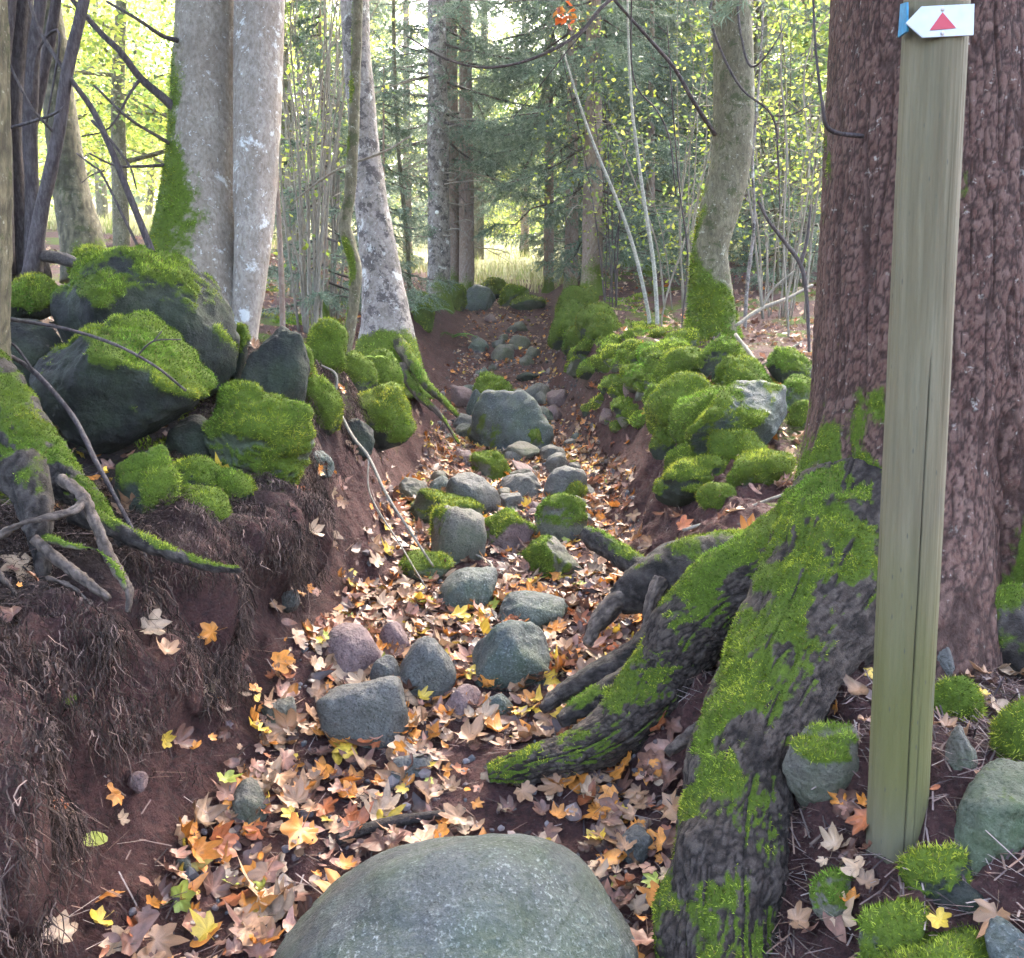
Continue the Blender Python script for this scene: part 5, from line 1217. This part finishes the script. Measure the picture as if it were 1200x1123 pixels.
SPOT = [(566, 846, 44, 'pale', 'pale cream maple leaf standing out in the litter before the blocky boulder'), (610, 842, 40, 'yellow', 'golden maple leaf in the litter right of the pale cream leaf'),
 (492, 822, 26, 'yellow', 'small yellow leaf on the dark humped stone edge'), (470, 876, 46, 'pale', 'big whitish maple leaf in front of the dark humped stone'),
 (662, 902, 36, 'yellow', 'upright yellow maple leaf leaning on the tip of the arching root'), (722, 938, 38, 'orange', 'orange maple leaf between the two big roots'),
 (252, 988, 46, 'orange', 'orange brown leaf on red soil at the foot of the left bank'), (222, 972, 46, 'pale', 'pale folded leaf on the red soil of the left bank'),
 (214, 1052, 46, 'lime', 'greenish yellow maple leaf lying below the left bank'), (248, 1096, 46, 'yellow', 'yellow orange leaf near the bottom edge left of the foreground boulder'),
 (182, 1102, 60, 'tan', 'large tan leaf at the bottom edge on the left'), (130, 1088, 46, 'yellow', 'yellow leaf beside the large tan leaf at the lower left'),
 (90, 1100, 60, 'pale', 'pale large leaf nearest the lower left corner'), (302, 1026, 46, 'orange', 'orange leaf left of the foreground boulder top'),
 (190, 740, 40, 'orange', 'orange brown leaf on the dark left bank under the bare roots'), (122, 742, 52, 'pale', 'pale crumpled leaf on the dark left bank below the bare roots'),
 (135, 772, 42, 'tan', 'tan leaf just under the pale crumpled leaf on the left bank'), (16, 668, 62, 'pale', 'big pale leaf on the left border under the tree roots'),
 (14, 958, 44, 'rust', 'rust red leaf on the left border of the bank'), (292, 628, 34, 'pale', 'pale leaf on the left bank under the low mossy stones'),
 (254, 550, 22, 'orange', 'orange leaf standing before the wet black stone'), (104, 538, 22, 'orange', 'orange leaf caught on the mossy root at the left'),
 (318, 576, 24, 'rust', 'rust leaf at the foot of the tall sloping boulder'), (362, 554, 20, 'orange', 'small orange leaf right of the tall sloping boulder'),
 (700, 760, 34, 'orange', 'orange leaf between the dark roots'), (676, 735, 36, 'rust', 'rust red leaf cluster right of the blocky boulder'),
 (543, 640, 28, 'yellow', 'bright yellow leaf leaning on the moss topped block'), (630, 636, 24, 'orange', 'orange yellow leaf right of the moss topped block'),
 (578, 716, 30, 'lime', 'lime yellow leaf right of the dome shaped stone'), (556, 716, 36, 'yellow', 'pale yellow leaf next to the dome shaped stone'),
 (690, 606, 20, 'orange', 'small orange leaf right of the lumpy mossy stone'), (982, 996, 44, 'pale', 'pinkish pale maple leaf left of the post foot'),
 (1012, 1026, 46, 'pale', 'pale star shaped maple leaf in front of the post foot'), (986, 1076, 60, 'pale', 'large pale folded leaf left of the bottom right mossy stone'),
 (935, 1086, 48, 'tan', 'tan leaf beside the massive root at the bottom'), (1100, 1082, 40, 'yellow', 'yellow orange leaf between the mossy stone and slab at the lower right'),
 (1172, 1076, 62, 'tan', 'large tan leaf in the lower right corner'), (1160, 832, 44, 'pale', 'pale leaf right of the post on the litter by the spruce'),
 (1144, 820, 26, 'yellow', 'small yellow leaf right of the post'), (1104, 862, 32, 'tan', 'tan leaf touching the right side of the post'),
 (748, 1066, 40, 'pale', 'pale narrow leaf between the foreground boulder and the massive root'), (772, 1038, 34, 'lime', 'green yellow leaf beside the massive root'),
 (728, 1042, 36, 'tan', 'tan pink leaf right of the foreground boulder top'), (1150, 798, 36, 'tan', 'tan curled leaf at the foot of the spruce right of the post')]
for k, (a, b, w, cn, lab) in enumerate(SPOT):
    q = hit(a, b); nn = tnormal(np.array([q[0]]), np.array([q[1]]))[0] + np.random.default_rng(k).normal(0, .32, 3) + np.array([0, -.18, 0])
    leaf(q + unit(nn) * .022 + [float(lip(q[0], q[1])) + (.012 if q[0] < -.7 else 0), -.006, .004], nn, M(a, b, q[1], w) * .50, cn, lab, k + 100)
LB = {'tan': 'tan maple leaf among the many in the litter of the gully floor', 'pale': 'pale cream leaf among the many in the litter of the gully floor', 'pink': 'pinkish brown leaf among the many in the litter of the gully floor',
      'brown': 'dark brown leaf among the many in the litter of the gully floor', 'orange': 'orange leaf among the many in the litter of the gully floor', 'yellow': 'yellow leaf among the many in the litter of the gully floor'}
r = np.random.default_rng(88); xy = sample_floor(200, 1.75, 4.2, .9, 9); Z = zt(xy[:, 0], xy[:, 1]); N = tnormal(xy[:, 0], xy[:, 1])
for k in range(len(xy)):
    cn = list(LB)[r.choice(6, p=[.28, .22, .2, .08, .13, .09])]
    leaf(np.array([xy[k, 0], xy[k, 1], Z[k] + r.uniform(.018, .036)]), N[k] + r.normal(0, .3, 3), .066 * r.uniform(.7, 1.2), cn, LB[cn], k + 500, 'leaves of the gully floor litter')

# ------------------------------------------------------------------ the moist woodland air
HD = 0.0012
if HD:
    hz = bpy.data.materials.new('woodland_haze'); hz.use_nodes = True; ht = hz.node_tree; ht.nodes.clear()
    ho = ht.nodes.new('ShaderNodeOutputMaterial'); hv = ht.nodes.new('ShaderNodeVolumePrincipled')
    hv.inputs['Color'].default_value = (.93, .97, .95, 1); hv.inputs['Density'].default_value = HD; hv.inputs['Anisotropy'].default_value = .3
    ht.links.new(hv.outputs[0], ho.inputs['Volume'])
    x0, x1, y0, y1, z0, z1 = -150, 150, -9, 162, -14, 52
    V = np.array([[x, y, z] for z in (z0, z1) for y in (y0, y1) for x in (x0, x1)])
    F = np.array([[0, 2, 3, 1], [4, 5, 7, 6], [0, 1, 5, 4], [2, 6, 7, 3], [0, 4, 6, 2], [1, 3, 7, 5]])
    o = link('haze', make_mesh('haze', V, F, hz, smooth=False)); tag(o, 'pale moist air between the trees', None, None, 'stuff')

# ------------------------------------------------------------------ light, sky, camera
EL, AZ = math.radians(48), math.radians(18)          # sun behind the wood, a little to the right
w = bpy.data.worlds.new('World'); scene.world = w; w.use_nodes = True
nt = w.node_tree; sky = nt.nodes.new('ShaderNodeTexSky'); sky.sky_type = 'NISHITA'; sky.sun_disc = False
sky.sun_elevation = EL; sky.sun_rotation = AZ; sky.air_density = 1.0; sky.dust_density = 5.0; sky.ozone_density = .3
bg = nt.nodes['Background']; nt.links.new(sky.outputs[0], bg.inputs[0]); bg.inputs[1].default_value = .13
sl = bpy.data.lights.new('sun', 'SUN'); sl.energy = 3.0; sl.angle = math.radians(24); sl.color = (1, .93, .82)
so = bpy.data.objects.new('sun', sl); COL.objects.link(so)
so.rotation_euler = Vector((-math.sin(AZ) * math.cos(EL), -math.cos(AZ) * math.cos(EL), -math.sin(EL))).to_track_quat('-Z', 'Y').to_euler()
cam = bpy.data.cameras.new('camera'); co = bpy.data.objects.new('camera', cam); COL.objects.link(co)
cam.sensor_fit = 'HORIZONTAL'; cam.sensor_width = 36; cam.lens = 30; cam.clip_start = .05; cam.clip_end = 600
co.location = (0, 0, 0); co.rotation_euler = (math.pi / 2 - PITCH, 0, 0)
scene.camera = co
scene.view_settings.view_transform = 'Standard'; scene.view_settings.look = 'None'
scene.view_settings.exposure = 4.05; scene.view_settings.gamma = 1
scene.cycles.max_bounces = 4; scene.cycles.diffuse_bounces = 2; scene.cycles.use_adaptive_sampling = True; scene.cycles.adaptive_threshold = .03; scene.cycles.transmission_bounces = 3; scene.cycles.use_denoising = True
